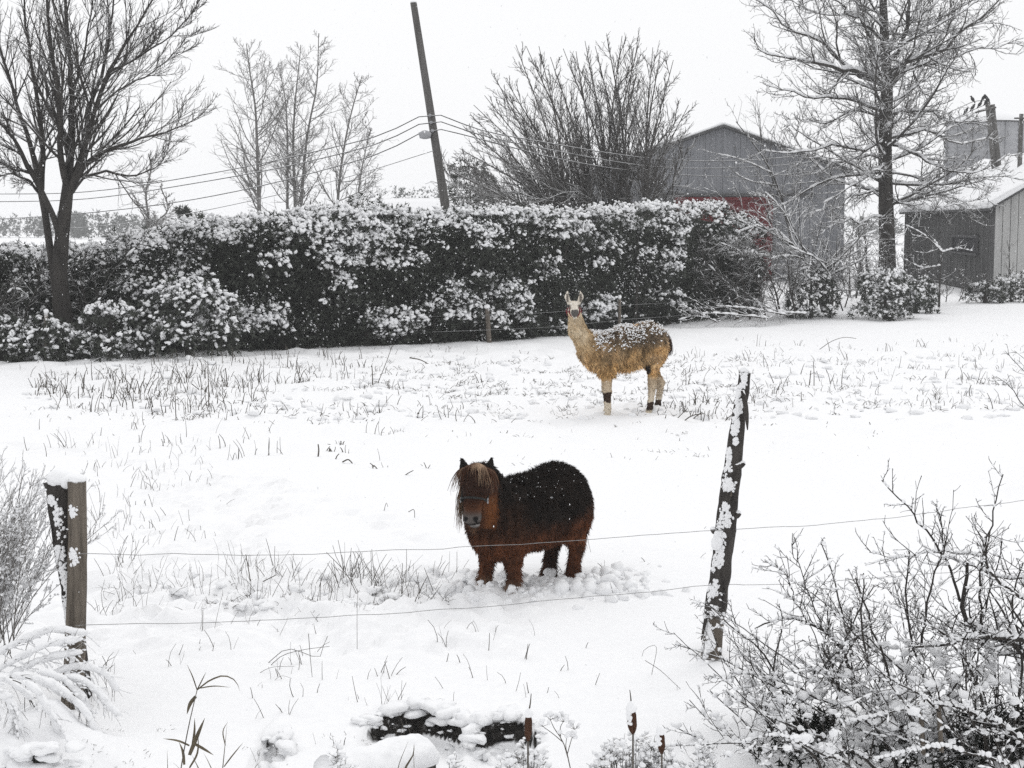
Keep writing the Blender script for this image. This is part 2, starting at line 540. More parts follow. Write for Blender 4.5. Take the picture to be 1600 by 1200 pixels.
def snow_slab(mb, A, B, C, D, th, seed, nu=40, nv=10, rough=0.05):
    """thick snow on the roof quad A B C D (A-B eave, D-C ridge)"""
    A, B, C, D = [np.asarray(p, float) for p in (A, B, C, D)]
    u, v = np.meshgrid(np.linspace(0, 1, nu), np.linspace(0, 1, nv))
    p = (A * (1 - u[..., None]) + B * u[..., None]) * (1 - v[..., None]) + (D * (1 - u[..., None]) + C * u[..., None]) * v[..., None]
    nn = nrm(np.cross(B - A, D - A)); nn = nn * np.sign(nn[2])
    e = np.minimum.reduce([u * nu, (1 - u) * nu, v * nv * 1.5 + 1, np.full_like(u, 3)])
    h = th * (0.55 + 0.45 * np.clip(e / 2, 0, 1)) + rough * fbm(p[..., 0] * .7, p[..., 1] * .7, seed, 3)
    top = p + nn * h[..., None]
    bot = p + nn * 0.004
    V = np.concatenate([top.reshape(-1, 3), bot.reshape(-1, 3)])
    n = nu * nv
    i = np.arange(n).reshape(nv, nu)
    q = np.stack([i[:-1, :-1], i[:-1, 1:], i[1:, 1:], i[1:, :-1]], -1).reshape(-1, 4)
    edge = np.concatenate([i[0], i[1:, -1], i[-1, ::-1][1:], i[::-1, 0][1:-1]])
    e2 = np.roll(edge, -1)
    mb.add(V, [q, q[:, ::-1] + n, np.stack([edge, edge + n, e2 + n, e2], 1)])

def grey_barn():
    Y = 78.0
    ap, er = W(1130, 199, Y), W(1321, 266, Y)
    xc, half, za, ze = ap[0], er[0] - ap[0], ap[2], er[2]
    t = thing('barn', 'large grey metal gabled barn with red sliding door behind hedge', 'barn', (xc, Y, 0))
    x0, L = xc - half, 24.0
    wall = MB()
    prism(wall, [(x0, Y + .05, -.3), (xc + half, Y + .05, -.3), (xc + half, Y + .05, ze), (xc, Y + .05, za), (x0, Y + .05, ze)], (0, L, 0))
    w = wall.build('wall', M['steel_grey'], t, False)
    n = 14
    pw = 2 * half / n
    top = lambda x: za - (za - ze) * abs(x - xc) / half
    d0, d1 = W(1052, 308, Y)[0], W(1209, 308, Y)[0]
    dz = W(1130, 308, Y)[2]
    for i in range(n):
        a, b = x0 + i * pw, x0 + (i + 1) * pw
        mb = MB()
        ribbed(mb, (a + .006, Y, 0), (1, 0, 0), pw - .012, -0.2, top(a) - .02, top(b) - .02, (0, -1, 0), 0.035, pw / 3)
        mb.build('panel', M['steel_grey'], w, False)
    for i in range(2):
        mb = MB()
        a, b = d0 + i * (d1 - d0) / 2 + .03, d0 + (i + 1) * (d1 - d0) / 2 - .03
        ribbed(mb, (a, Y - .09, 0), (1, 0, 0), b - a, 0.05, dz, dz, (0, -1, 0), 0.03, 0.42)
        d = mb.build('door', M['red_paint'], t, False)
        for (p, q) in (((a, .06), (b, .22)), ((a, dz - .16), (b, dz)), ((a, dz * .55), (b, dz * .55 + .14))):
            box(MB(), (p[0], Y - .17, p[1]), (q[0], Y - .125, q[1])).build('rail', M['red_paint'], d, False)
    box(MB(), (d0 - 1.5, Y - .2, dz + .04), (d1 + 2.0, Y - .06, dz + .18)).build('door_track', M['trim_dark'], t, False)
    roof = MB()
    for s in (-1, 1):
        e = np.array([xc + s * (half + .35), Y - .3, ze - .35 * (za - ze) / half])
        prism(roof, [(xc, Y - .3, za), tuple(e), (e[0], e[1], e[2] + .12), (xc, Y - .3, za + .12)], (0, L + .6, 0))
    r = roof.build('roof', M['trim_dark'], t, False)
    sn = MB()
    for s in (-1, 1):
        ex, ez = xc + s * (half + .30), ze - .30 * (za - ze) / half + .125
        snow_slab(sn, (ex, Y - .2, ez), (ex, Y + L + .2, ez), (xc, Y + L + .2, za + .125), (xc, Y - .2, za + .125), 0.20, 3 + s)
    sn.build('roof_snow', M['snow_soft'], r)

def low_barn():
    C = np.array([19.7, 63.0]); E = np.array([21.9, 86.0])            # near corner, far corner of the long side
    ex = nrm(E - C); gx = np.array([ex[1], -ex[0]])                    # along the side, along the gable
    gw, ze, rise = 8.0, 3.62, 2.45
    L = np.linalg.norm(E - C)
    t = thing('shed', 'low shed with pale board gable, dark side wall and snowy roof', 'shed', (C[0], C[1], 0))
    p3 = lambda a, b, z: np.array([*(C + ex * a + gx * b), z])
    core = MB()
    prism(core, [p3(.06, .06, -.3), p3(.06, gw - .06, -.3), p3(.06, gw - .06, ze), p3(.06, gw / 2, ze + rise - .03), p3(.06, .06, ze)], np.array([*(ex * (L - .1)), 0]))
    w = core.build('wall', M['steel_dark'], t, False)
    n = 26; bw = gw / n
    top = lambda b: ze + rise * (1 - abs(b - gw / 2) / (gw / 2))
    rng = np.random.default_rng(3)
    for i in range(n):
        a, b = i * bw, (i + 1) * bw
        mb = MB()
        o = rng.uniform(0, .012)
        prism(mb, [p3(-o, a + .012, -.1), p3(-o, b - .012, -.1), p3(-o, b - .012, top(b) - .03), p3(-o, a + .012, top(a) - .03)], np.array([*(ex * .05), 0]))
        mb.build('board', M['board_pale'], w, False)
    n = 32; pw = L / n
    for i in range(n):
        mb = MB()
        ribbed(mb, p3(i * pw + .01, 0, 0), [*ex, 0], pw - .02, -.1, ze - .02, ze - .02, [*(-gx), 0], 0.04, pw / 2)
        mb.build('panel', M['steel_dark'], w, False)
    # shade under an awning as a framed dark sheet: long window in the side wall
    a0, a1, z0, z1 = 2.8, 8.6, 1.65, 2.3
    slit_mb = MB()
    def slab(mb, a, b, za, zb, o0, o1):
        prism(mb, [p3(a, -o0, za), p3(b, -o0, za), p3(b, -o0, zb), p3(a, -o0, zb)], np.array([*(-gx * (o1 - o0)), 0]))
    slab(slit_mb, a0, a1, z1, z1 + .12, .05, .14); slab(slit_mb, a0, a1, z0 - .1, z0, .05, .16)
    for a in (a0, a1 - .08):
        slab(slit_mb, a, a + .08, z0, z1, .05, .12)
    wo = slit_mb.build('slit', M['trim_dark'], t, False)
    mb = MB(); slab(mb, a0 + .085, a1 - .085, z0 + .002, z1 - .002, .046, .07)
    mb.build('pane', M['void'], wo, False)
    roof = MB(); sn = MB()
    ov = .3
    for s in (0, 1):
        b0 = -ov if s == 0 else gw + ov
        zb = ze - ov * rise / (gw / 2)
        A, B, Cc, D = p3(-ov, b0, zb), p3(L + ov, b0, zb), p3(L + ov, gw / 2, ze + rise), p3(-ov, gw / 2, ze + rise)
        prism(roof, [A, D, D + (0, 0, .1), A + (0, 0, .1)], np.array([*(ex * (L + 2 * ov)), 0]))
        up = np.array([0, 0, .105])
        snow_slab(sn, A + up, B + up, Cc + up, D + up, .22, 8 + s, nu=60, nv=16, rough=.06)
    r = roof.build('roof', M['trim_dark'], t, False)
    sn.build('roof_snow', M['snow_soft'], r)

def silo():
    Y = 96.0
    c = W(1537, 300, Y); R = 60 * Y / FPX
    zt = W(1537, 193, Y)[2]
    t = thing('silo', 'round grey corrugated grain silo with snowy cap behind the shed', 'silo', (c[0], Y, 0))
    n = 48
    zs = np.arange(-.2, zt, .085)
    rr = R + .03 * np.sin(np.arange(len(zs)) * math.pi / 2)
    a = np.linspace(0, 2 * math.pi, n, endpoint=False)
    def lathe(zs, rr):
        mb = MB()
        v = np.stack([c[0] + rr[:, None] * np.cos(a), Y + rr[:, None] * np.sin(a), np.repeat(zs[:, None], n, 1)], -1)
        i = np.arange(len(zs) * n).reshape(len(zs), n); j = np.roll(i, -1, 1)
        mb.add(v.reshape(-1, 3), [np.stack([i[:-1], j[:-1], j[1:], i[1:]], -1).reshape(-1, 4), i[-1][None]])
        return mb
    lathe(zs, rr).build('wall', M['galv'], t)
    for k in range(8):
        th = -math.pi / 2 + (k - 3.5) * .42
        p = np.array([c[0] + (R + .05) * math.cos(th), Y + (R + .05) * math.sin(th)])
        mb = MB(); tubes(mb, [[[*p, -.2], [*p, zt - .05]]], [[.04, .04]], 4)
        mb.build('stiffener', M['galv'], t)
    r = lathe(np.array([zt - .02, zt + .03, zt + .9]), np.array([R + .12, R + .14, .35])).build('roof', M['trim_dark'], t)
    lathe(np.array([zt + .05, zt + .2, zt + .6, zt + 1.05, zt + 1.12]), np.array([R + .1, R + .02, R * .6, .42, .1])).build('roof_snow', M['snow_soft'], r)

def far_roof():
    Y = 72.0
    a, b = W(596, 308, Y), W(770, 308, Y)
    zr = a[2]; ze = 2.4
    t = thing('outbuilding', 'long low building with smooth snow covered roof behind leaning pole', 'building', ((a[0] + b[0]) / 2, Y, 0))
    box(MB(), (a[0] + .2, Y - 3, -.3), (b[0] - .2, Y + 3, ze)).build('wall', M['steel_dark'], t, False)
    rf, sn = MB(), MB()
    for s in (-1, 1):
        A, B = np.array([a[0], Y + s * 3.4, ze - .1]), np.array([b[0], Y + s * 3.4, ze - .1])
        Cc, D = np.array([b[0], Y, zr - .25]), np.array([a[0], Y, zr - .25])
        prism(rf, [A, D, D - (0, 0, .1), A - (0, 0, .1)], B - A)
        snow_slab(sn, A, B, Cc, D, .22, 20 + s, rough=.02)
    r = rf.build('roof', M['trim_dark'], t, False)
    sn.build('roof_snow', M['snow_soft'], r)

grey_barn(); low_barn(); silo(); far_roof()

# ------------------------------------------------------------------ poles and lines
M['pole'] = mat_bark('pole_wood', (0.075, 0.072, 0.068), (0.15, 0.145, 0.14), 0.75, 0.95, scale=5, patch=7, jitter=0.75, stretch=(1, 1, 0.08))

def utility_pole():
    Y = 45.0
    top, low = W(646, 4, Y), W(697, 330, Y)
    d = (top - low) / (top[2] - low[2])
    base = low + d * (-0.3 - low[2])
    t = thing('utility_pole', 'leaning grey wooden utility pole carrying wires behind the hedge', 'pole', (base[0], Y, 0))
    P = np.stack([base + (top - base) * s for s in np.linspace(0, 1, 14)])
    mb = MB(); tubes(mb, P, np.linspace(.155, .095, 14), 14, True)
    mb.build('shaft', M['pole'], t)
    mb = MB(); blobs(mb, [top + (0, 0, .01)], np.array([[.1, .1, .05]]), np.random.default_rng(1), ICO1, .1)
    mb.build('snow_cap', M['snow'], t)
    at = lambda py: low + d * (W(680, py, Y)[2] - low[2])
    arm0, arm1 = at(215) + (-.09, -.06, 0), W(664, 205, Y - .3)
    mb = MB(); tubes(mb, np.stack([arm0, (arm0 + arm1) / 2 + (0, 0, .06), arm1]), [.035, .03, .03], 8, True)
    mb.build('lamp_arm', M['trim_dark'], t)
    c = W(664, 209, Y - .3)
    prof = [(.06, .09), (.10, .06), (.16, .03), (.16, -.02), (.13, -.13), (.05, -.15)]
    n = 14; an = np.linspace(0, 2 * math.pi, n, endpoint=False)
    v = np.array([[c[0] + r * 1.15 * math.cos(x), c[1] + r * math.sin(x), c[2] + z] for r, z in prof for x in an])
    i = np.arange(len(prof) * n).reshape(-1, n); j = np.roll(i, -1, 1)
    MB().add(v, [np.stack([i[:-1], j[:-1], j[1:], i[1:]], -1).reshape(-1, 4), i[0][None], i[-1][None, ::-1]]).build('lamp_shade', M['galv'], t)
    for py in (182, 193, 206):
        mb = MB(); p = at(py)
        tubes(mb, np.stack([p + (-.03, -.12, .0), p + (-.03, -.2, .02), p + (-.03, -.26, .02)]), [.035, .05, .04], 8, True)
        mb.build('insulator', M['galv'], t)
    return at

AT = utility_pole()

def power_lines():
    Y = 44.75
    mat = mat_bark('cable_snowy', (0.06, 0.06, 0.06), (0.11, 0.11, 0.11), 0.30, 0.55, patch=1.5, jitter=0.45)
    spec = [([(-420, 262), (0, 303), (130, 300), (300, 276), (500, 235), (600, 209)], 182, [(740, 200), (850, 222), (1035, 249), (1150, 251), (1250, 243), (1400, 215), (1543, 168)], 'topmost'),
            ([(-420, 276), (0, 315), (130, 311), (300, 287), (500, 248), (600, 221)], 193, [(740, 208), (850, 232), (1030, 261), (1150, 262), (1250, 255), (1400, 226), (1544, 180)], 'middle'),
            ([(-420, 308), (0, 342), (110, 335), (300, 312), (500, 267), (600, 237)], 206, [(740, 215), (850, 243), (1000, 268), (1150, 276), (1250, 270), (1400, 240), (1545, 192)], 'lowest')]
    for lp, py, rp, w in spec:
        ys = [62, 52, 50.5, 48.7, 46.6, 45.6]; ysr = [46, 49, 54, 58, 62, 68, 76]
        mid = AT(py) + (-.03, -.26, .05)
        P = np.concatenate([PL(lp, ys), mid[None], PL(rp, ysr)])
        P = resample(P, 90)
        mb = MB(); tubes(mb, P, np.full(90, .017), 6)
        o = mb.build('power_line', mat)
        tag(o, f'{w} of the three sagging black overhead cables crossing the leaning pole', 'cable', 'overhead cables')
    P = resample(np.concatenate([PL([(-420, 352), (0, 362), (190, 350), (400, 312), (560, 272)], [60, 51, 49.5, 47.5, 46]), (AT(236) + (-.1, -.1, 0))[None]]), 50)
    mb = MB(); tubes(mb, P, np.full(50, .011), 5)
    tag(mb.build('telephone_line', mat), 'thin pale line below the three cables, left of the pole', 'cable', 'overhead cables')

power_lines()

def back_poles():
    Y = 76.0
    rng = np.random.default_rng(8)
    a, b = W(1543, 160, Y), W(1553, 258, Y)
    d = (b - a) / (a[2] - b[2]); base = a + d * (a[2] + .2)
    t = thing('utility_pole', 'short dark twin pole with insulator arm in front of silo', 'pole', (base[0], Y, 0))
    for dx, dz in ((0, 0), (.24, -.1)):
        mb = MB(); tubes(mb, np.stack([base + (dx, 0, 0), a + (dx, 0, dz)]), [.15, .12], 10, True)
        mb.build('shaft', M['pole'], t)
    e = a + (-.02, 0, -.35)
    mb = MB(); tubes(mb, np.stack([e + (.4, -.14, .1), e + (-.6, -.14, -.15)]), [.05, .05], 6, True)
    mb.build('cross_arm', M['pole'], t)
    a2, b2 = W(1596, 178, Y - 6), W(1595, 236, Y - 6)
    t2 = thing('utility_pole', 'thin pole at the right edge beside the shed roof', 'pole', (a2[0], Y - 6, 0))
    mb = MB(); tubes(mb, np.stack([(a2[0], a2[1], -.2), a2]), [.13, .1], 8, True); mb.build('shaft', M['pole'], t2)
    mb = MB(); tubes(mb, np.stack([a2 + (-.35, -.12, -.2), a2 + (.35, -.12, -.2)]), [.04, .04], 6, True); mb.build('cross_arm', M['pole'], t2)
    # a line sloping away to the left with small dark birds on it
    line_a = [(1541, 163), (1520, 172), (1490, 187), (1440, 205), (1400, 215)]
    line_b = [(1541, 157), (1525, 158), (1500, 168), (1460, 186), (1400, 206)]
    for k, ln in enumerate((line_a, line_b)):
        P = resample(PL(ln, [Y - .1, Y, Y + .5, Y + 1, Y + 2]), 24)
        mb = MB(); tubes(mb, P, np.full(24, .018), 5)
        tag(mb.build('wire', M['wire']), ('lower', 'upper')[k] + ' thin wire running left from the twin pole, birds on it', 'wire', 'wires at the twin pole')
    bm = mat_var('bird_dark', (0.02, 0.02, 0.022), (0.05, 0.05, 0.052), 20, 0)
    spots = [(1526, 156.5, 1, 'upper wire, nearest the pole top'), (1535, 155, 1, 'upper wire, closest to the twin pole'), (1541.5, 153, 2, 'top of the twin pole'), (1521, 167, 0, 'lower wire, second from the pole'), (1531, 166, 0, 'lower wire, first from the pole'), (1510, 170, 1, 'middle of the flock by the silo'), (1500, 176, 0, 'left end of the flock by the silo'), (1510, 176, 0, 'lower edge of the flock by the silo')]
    for px, py, k, where in spots:
        if k == 2:
            p = a + (0, 0, .02)
        else:
            ln = resample(PL((line_a, line_b)[k], [Y - .1, Y, Y + .5, Y + 1, Y + 2]), 200)
            pxs = CX + FPX * ln[:, 0] / ln[:, 1]
            p = ln[np.argmin(np.abs(pxs - px))] + (0, 0, .015)
        s = rng.choice([-1, 1])
        mb = MB()
        ax = nrm(np.array([[s * .6, rng.uniform(-.3, .3), .75]]))
        blobs(mb, [p + (0, 0, .12)], np.array([[.14, .075, .08]]), rng, ICO1, .04, ax)
        tubes(mb, np.stack([p + (-s * .06, 0, .05), p + (-s * .13, 0, -.08)]), [.04, .025], 5, True)
        b = mb.build('bird', bm)
        tag(b, 'small dark bird perched on the ' + where, 'bird', 'birds perched by the silo')
        h = MB(); blobs(h, [p + (s * .075, 0, .25)], np.array([[.05, .045, .045]]), rng, ICO1, .03)
        tubes(h, np.stack([p + (s * .11, 0, .25), p + (s * .16, 0, .24)]), [.015, .003], 4)
        h.build('head', bm, b)

back_poles()

# ------------------------------------------------------------------ branching
def spread(rng, P, R, count, t0, t1, ang, asd, lr, n, up=0.0, wander=0.15, rr=0.6, tip=0.35, rmin=0.003, tipshort=0.6, lsd=0.25, flat=0.0, absL=None):
    """children of the branches P (m,k,3): returns (m*count, n, 3), radii"""
    m, k, _ = P.shape
    cnt = count
    t = (np.linspace(t0, t1, cnt)[None] + rng.uniform(-.5, .5, (m, cnt)) * (t1 - t0) / cnt).clip(0.02, .985)
    f = t * (k - 1); i = np.minimum(f.astype(int), k - 2); w = (f - i)[..., None]
    r_ = np.arange(m)[:, None]
    st = P[r_, i] * (1 - w) + P[r_, i + 1] * w
    rad = R[r_, i] * (1 - w[..., 0]) + R[r_, i + 1] * w[..., 0]
    T = nrm(P[r_, i + 1] - P[r_, i])
    L = np.linalg.norm(np.diff(P, axis=1), axis=2).sum(1)[:, None]
    rv = nrm(rng.normal(size=T.shape) * np.array([1, 1, 1 - flat]))
    perp = nrm(rv - (rv * T).sum(-1, keepdims=True) * T)
    th = np.radians(np.clip(rng.normal(ang, asd, (m, cnt)), 8, 110))[..., None]
    D = T * np.cos(th) + perp * np.sin(th)
    base = L if absL is None else absL
    ln = base * lr * (1 - tipshort * t) * np.clip(1 + rng.normal(0, lsd, (m, cnt)), .3, 1.9)
    st, rad, D, ln = st.reshape(-1, 3), rad.reshape(-1), D.reshape(-1, 3), ln.reshape(-1)
    r0 = np.maximum(rad * rr, rmin)
    out = np.zeros((len(st), n, 3)); out[:, 0] = st
    cur = nrm(D)
    for s in range(1, n):
        cur = nrm(cur + rng.normal(0, wander, cur.shape) + np.array([0, 0, up]))
        out[:, s] = out[:, s - 1] + cur * (ln / (n - 1))[:, None]
    Rr = r0[:, None] * np.linspace(1, tip, n)[None]
    return out, np.maximum(Rr, rmin * .6)

def cull_low(P, R, zmin):
    k = P[:, :, 2].min(1) > zmin
    return P[k], R[k]

def limb_set(limbs, n):
    """[(pixel polyline, depth or depths, r0, r1)] -> P, R"""
    P = np.stack([resample(PL(p, y), n) for p, y, a, b in limbs])
    R = np.stack([np.linspace(a, b, n) for p, y, a, b in limbs])
    return P, R

def snow_on(mb, P, R, rng, per=1.0, size=1.0, horiz=0.55, base=ICO0, lift=0.6, zmin=None):
    """snow pads lying along the upper side of branches"""
    A, B = P[:, :-1].reshape(-1, 3), P[:, 1:].reshape(-1, 3)
    r = ((R[:, :-1] + R[:, 1:]) / 2).reshape(-1)
    d = B - A; ln = np.linalg.norm(d, axis=1)
    flatness = 1 - np.abs(d[:, 2]) / np.maximum(ln, 1e-6)
    keep = rng.random(len(A)) < per * np.clip((flatness - (1 - horiz) * .5) * 1.6, 0, 1)
    A, d, ln, r = A[keep], d[keep], ln[keep], r[keep]
    c = A + d * rng.uniform(.3, .7, (len(A), 1))
    s = size * rng.uniform(.7, 1.3, len(A))
    th = (r * 1.0 + .012 * s)
    blobs(mb, c + np.stack([0 * th, 0 * th, r * lift + th * .35], 1), np.stack([ln * .55, th * 1.1, th * .8], 1), rng, base, .25, d)

# ------------------------------------------------------------------ left tree
def left_tree():
    rng = np.random.default_rng(21)
    Y = 34.0
    base = G(97, 500, 0.0)
    t = thing('tree', 'large bare tree with twin dark trunks at left, before the hedge', 'tree', (W(97, 500, Y)[0], Y, 0))
    def trunk(pts, ys, r0, r1, n=16):
        P = resample(PL(pts, ys), n)
        mb = MB(); tubes(mb, P, np.linspace(r0, r1, n) * (1 + .05 * vnoise(np.arange(n) * .9, r0 * 50)), 14)
        mb.build('trunk', M['bark'], t)
    trunk([(102, 555), (99, 500), (93, 440), (97, 370), (104, 310), (107, 282)], Y, .235, .12)
    trunk([(92, 530), (86, 450), (77, 380), (68, 320), (62, 290)], [Y, Y + .1, Y + .2, Y + .3, Y + .3], .085, .075)
    trunk([(93, 372), (84, 340), (70, 310), (58, 285), (44, 260)], [Y - .05, Y - .1, Y - .2, Y - .3, Y - .5], .065, .06)
    limbs = [([(106, 290), (110, 230), (112, 150), (106, 60), (96, -60)], [Y, Y, Y + .3, Y + .6, Y + 1], .17, .05),
             ([(106, 295), (95, 250), (95, 180), (82, 90), (70, -40)], [Y, Y - .3, Y - .7, Y - 1.2, Y - 1.6], .14, .04),
             ([(110, 290), (128, 240), (140, 170), (165, 95), (180, -30)], [Y, Y + .2, Y + .6, Y + 1.2, Y + 1.8], .13, .03),
             ([(108, 300), (120, 270), (150, 170), (170, 110), (215, 40), (260, -40)], [Y, Y - .2, Y - .6, Y - .9, Y - 1.3, Y - 1.6], .13, .02),
             ([(112, 298), (128, 265), (165, 235), (215, 218), (265, 205), (312, 182)], [Y, Y - .3, Y - .8, Y - 1.1, Y - 1.4, Y - 1.8], .11, .012),
             ([(112, 300), (130, 278), (160, 268), (205, 275), (240, 262), (275, 225)], [Y, Y + .4, Y + .9, Y + 1.4, Y + 1.8, Y + 2.1], .09, .012),
             ([(62, 292), (52, 240), (30, 170), (8, 100), (-12, 10)], [Y + .3, Y + .5, Y + .9, Y + 1.2, Y + 1.6], .12, .03),
             ([(44, 262), (20, 215), (-12, 180), (-50, 130)], [Y - .5, Y - .9, Y - 1.3, Y - 1.9], .09, .02),
             ([(50, 270), (15, 262), (-15, 245), (-50, 230)], [Y - .4, Y - .7, Y - .9, Y - 1], .07, .02),
             ([(64, 296), (66, 230), (55, 140), (42, 60), (35, -40)], [Y + .3, Y + .1, Y - .3, Y - .6, Y - .9], .12, .03),
             ([(60, 300), (40, 280), (10, 272), (-30, 290)], [Y, Y - .5, Y - 1, Y - 1.4], .06, .02),
             ([(170, 112), (215, 90), (262, 60), (312, 8)], [Y - .9, Y - 1.1, Y - 1.2, Y - 1.4], .05, .012),
             ([(150, 172), (185, 140), (225, 120), (250, 105), (300, 50)], [Y - .6, Y - .2, Y + .1, Y + .4, Y + .8], .05, .01),
             ([(112, 150), (130, 90), (140, 30), (150, -40)], [Y + .3, Y, Y - .3, Y - .6], .06, .02)]
    P, _ = limb_set(limbs, 14)
    R = np.stack([np.interp(np.linspace(0, 1, 14), [0, .12, .3, 1], [a * .64, a * .52, a * .40, b * .45]) for p, y, a, b in limbs])
    P[:, 2:] += rng.normal(0, .015, P[:, 2:].shape)
    for p, r in zip(P, R):
        mb = MB(); tubes(mb, p, r, 9); mb.build('limb', M['bark'], t)
    P1, R1 = spread(rng, P, R, 17, .10, .98, 31, 10, .40, 8, up=.06, wander=.055, rr=.5, rmin=.010, tip=.4)
    P2, R2 = spread(rng, P1, R1, 8, .12, .98, 33, 11, .50, 5, up=.07, wander=.07, rr=.6, rmin=.0070)
    P3, R3 = spread(rng, P2, R2, 4, .15, .98, 33, 12, .62, 3, up=.06, wander=.09, rr=.75, rmin=.0052)
    k = (P3[:, -1, 2] < 9.0) & (P3[:, -1, 0] > -13)
    mb = MB(); tubes(mb, P1, R1, 4); tubes(mb, P2, R2, 3); tubes(mb, P3[k], R3[k], 3)
    mb.build('crown', M['twig'], t, kind='stuff')

left_tree()

# ------------------------------------------------------------------ right tree
def right_tree():
    rng = np.random.default_rng(33)
    Y = 56.0
    t = thing('tree', 'tall bare tree with snow lined spreading branches between the two barns', 'tree', (W(1387, 480, Y)[0], Y, 0))
    P = resample(PL([(1388, 485), (1387, 400), (1384, 300), (1383, 220), (1386, 140), (1382, 60), (1378, -60)], Y), 24)
    mb = MB(); tubes(mb, P, np.interp(np.linspace(0, 1, 24), [0, .15, .6, 1], [.34, .29, .22, .10]), 14); mb.build('trunk', M['bark'], t)
    L = [([(1386, 132), (1350, 118), (1300, 105), (1240, 90), (1180, 75)], [0, -.4, -1, -1.6, -2.2], .15, .02),
         ([(1386, 135), (1345, 122), (1290, 70), (1230, 40), (1170, -10)], [0, .3, .9, 1.4, 2], .13, .02),
         ([(1388, 132), (1410, 105), (1470, 75), (1530, 30), (1580, -20)], [0, -.3, -.9, -1.4, -2], .15, .02),
         ([(1388, 138), (1415, 110), (1470, 95), (1530, 75), (1600, 68)], [0, .5, 1.2, 1.8, 2.2], .11, .015),
         ([(1384, 110), (1366, 70), (1345, 20), (1325, -40)], [0, .4, .8, 1.4], .11, .04),
         ([(1384, 105), (1410, 60), (1418, 10), (1420, -50)], [0, -.4, -.8, -1.2], .10, .04),
         ([(1385, 175), (1350, 160), (1310, 150), (1260, 150), (1200, 135)], [0, -.5, -1.1, -1.8, -2.4], .10, .015),
         ([(1384, 180), (1340, 172), (1290, 190), (1230, 185)], [0, .6, 1.4, 2.2], .07, .012),
         ([(1387, 180), (1430, 172), (1480, 185), (1540, 190)], [0, -.5, -1.4, -2.2], .07, .012),
         ([(1388, 215), (1440, 205), (1500, 222), (1556, 215)], [0, .4, 1.2, 2], .07, .012),
         ([(1383, 220), (1350, 232), (1300, 228), (1250, 240), (1190, 232)], [0, -.6, -1.3, -2, -2.6], .08, .012),
         ([(1384, 250), (1345, 245), (1290, 262), (1235, 290)], [0, .5, 1.1, 1.6], .06, .01),
         ([(1388, 225), (1420, 232), (1470, 262), (1520, 268), (1575, 245)], [0, -.5, -1.2, -1.9, -2.5], .08, .012),
         ([(1384, 275), (1340, 285), (1300, 310), (1262, 345)], [0, -.7, -1.4, -2], .06, .01),
         ([(1388, 270), (1425, 275), (1465, 300), (1510, 315), (1550, 305)], [0, .3, 1, 1.6, 2], .06, .01),
         ([(1384, 305), (1350, 302), (1310, 325), (1290, 350)], [0, .4, 1, 1.5], .05, .01),
         ([(1388, 310), (1420, 318), (1450, 330), (1500, 318)], [0, -.6, -1.2, -2], .05, .01),
         ([(1384, 60), (1340, 30), (1290, -10)], [0, -.6, -1.2], .08, .03),
         ([(1384, 50), (1440, 20), (1500, -30)], [0, .6, 1.2], .08, .03),
         ([(1386, 330), (1350, 345), (1320, 340), (1280, 360)], [0, -.8, -1.5, -2.2], .045, .008),
         ([(1385, 150), (1380, 140), (1370, 110), (1350, 60)], [0, -1.4, -2.6, -4], .08, .012),
         ([(1385, 200), (1390, 195), (1400, 190), (1410, 170)], [0, -1.2, -2.4, -3.6], .07, .012),
         ([(1385, 260), (1378, 262), (1370, 268), (1350, 262)], [0, -1.2, -2.4, -3.4], .06, .012)]
    Pl, Rl = limb_set([(p, [Y + a for a in ys], r0, r1) for p, ys, r0, r1 in L], 12)
    Pl[:, 1:] += rng.normal(0, .06, Pl[:, 1:].shape)
    Pe, Re = spread(rng, P[None], np.interp(np.linspace(0, 1, 24), [0, .15, .6, 1], [.34, .29, .22, .10])[None], 34, .30, .97, 74, 12, 1.0, 12, up=.045, wander=.10, rr=.26, rmin=.03, tip=.25, absL=4.6, tipshort=.15)
    Pl, Rl = np.concatenate([Pl, Pe]), np.concatenate([Rl * .85, Re])
    lm = M['twig_snowy']
    for p, r in zip(Pl, Rl):
        mb = MB(); tubes(mb, p, r, 8); mb.build('limb', lm, t)
    P1, R1 = spread(rng, Pl, Rl, 15, .15, .98, 42, 14, .34, 7, up=.06, wander=.16, rr=.5, rmin=.016, tip=.4)
    P2, R2 = spread(rng, P1, R1, 6, .12, .98, 42, 14, .52, 4, up=.06, wander=.2, rr=.6, rmin=.012)
    P3, R3 = spread(rng, P2, R2, 2, .2, .98, 42, 16, .66, 3, up=.06, wander=.2, rr=.75, rmin=.0115)
    k = P3[:, -1, 2] < 12.2
    mb = MB(); tubes(mb, P1, R1, 4); tubes(mb, P2, R2, 3); tubes(mb, P3[k], R3[k], 3)
    mb.build('crown', M['twig_snowy'], t, kind='stuff')
    sn = MB()
    snow_on(sn, Pl, Rl, rng, .9, 2.2, .8); snow_on(sn, P1, R1, rng, .5, 1.4, .7, OCT)
    sn.build('snow', M['snow'], t, kind='stuff')

right_tree()

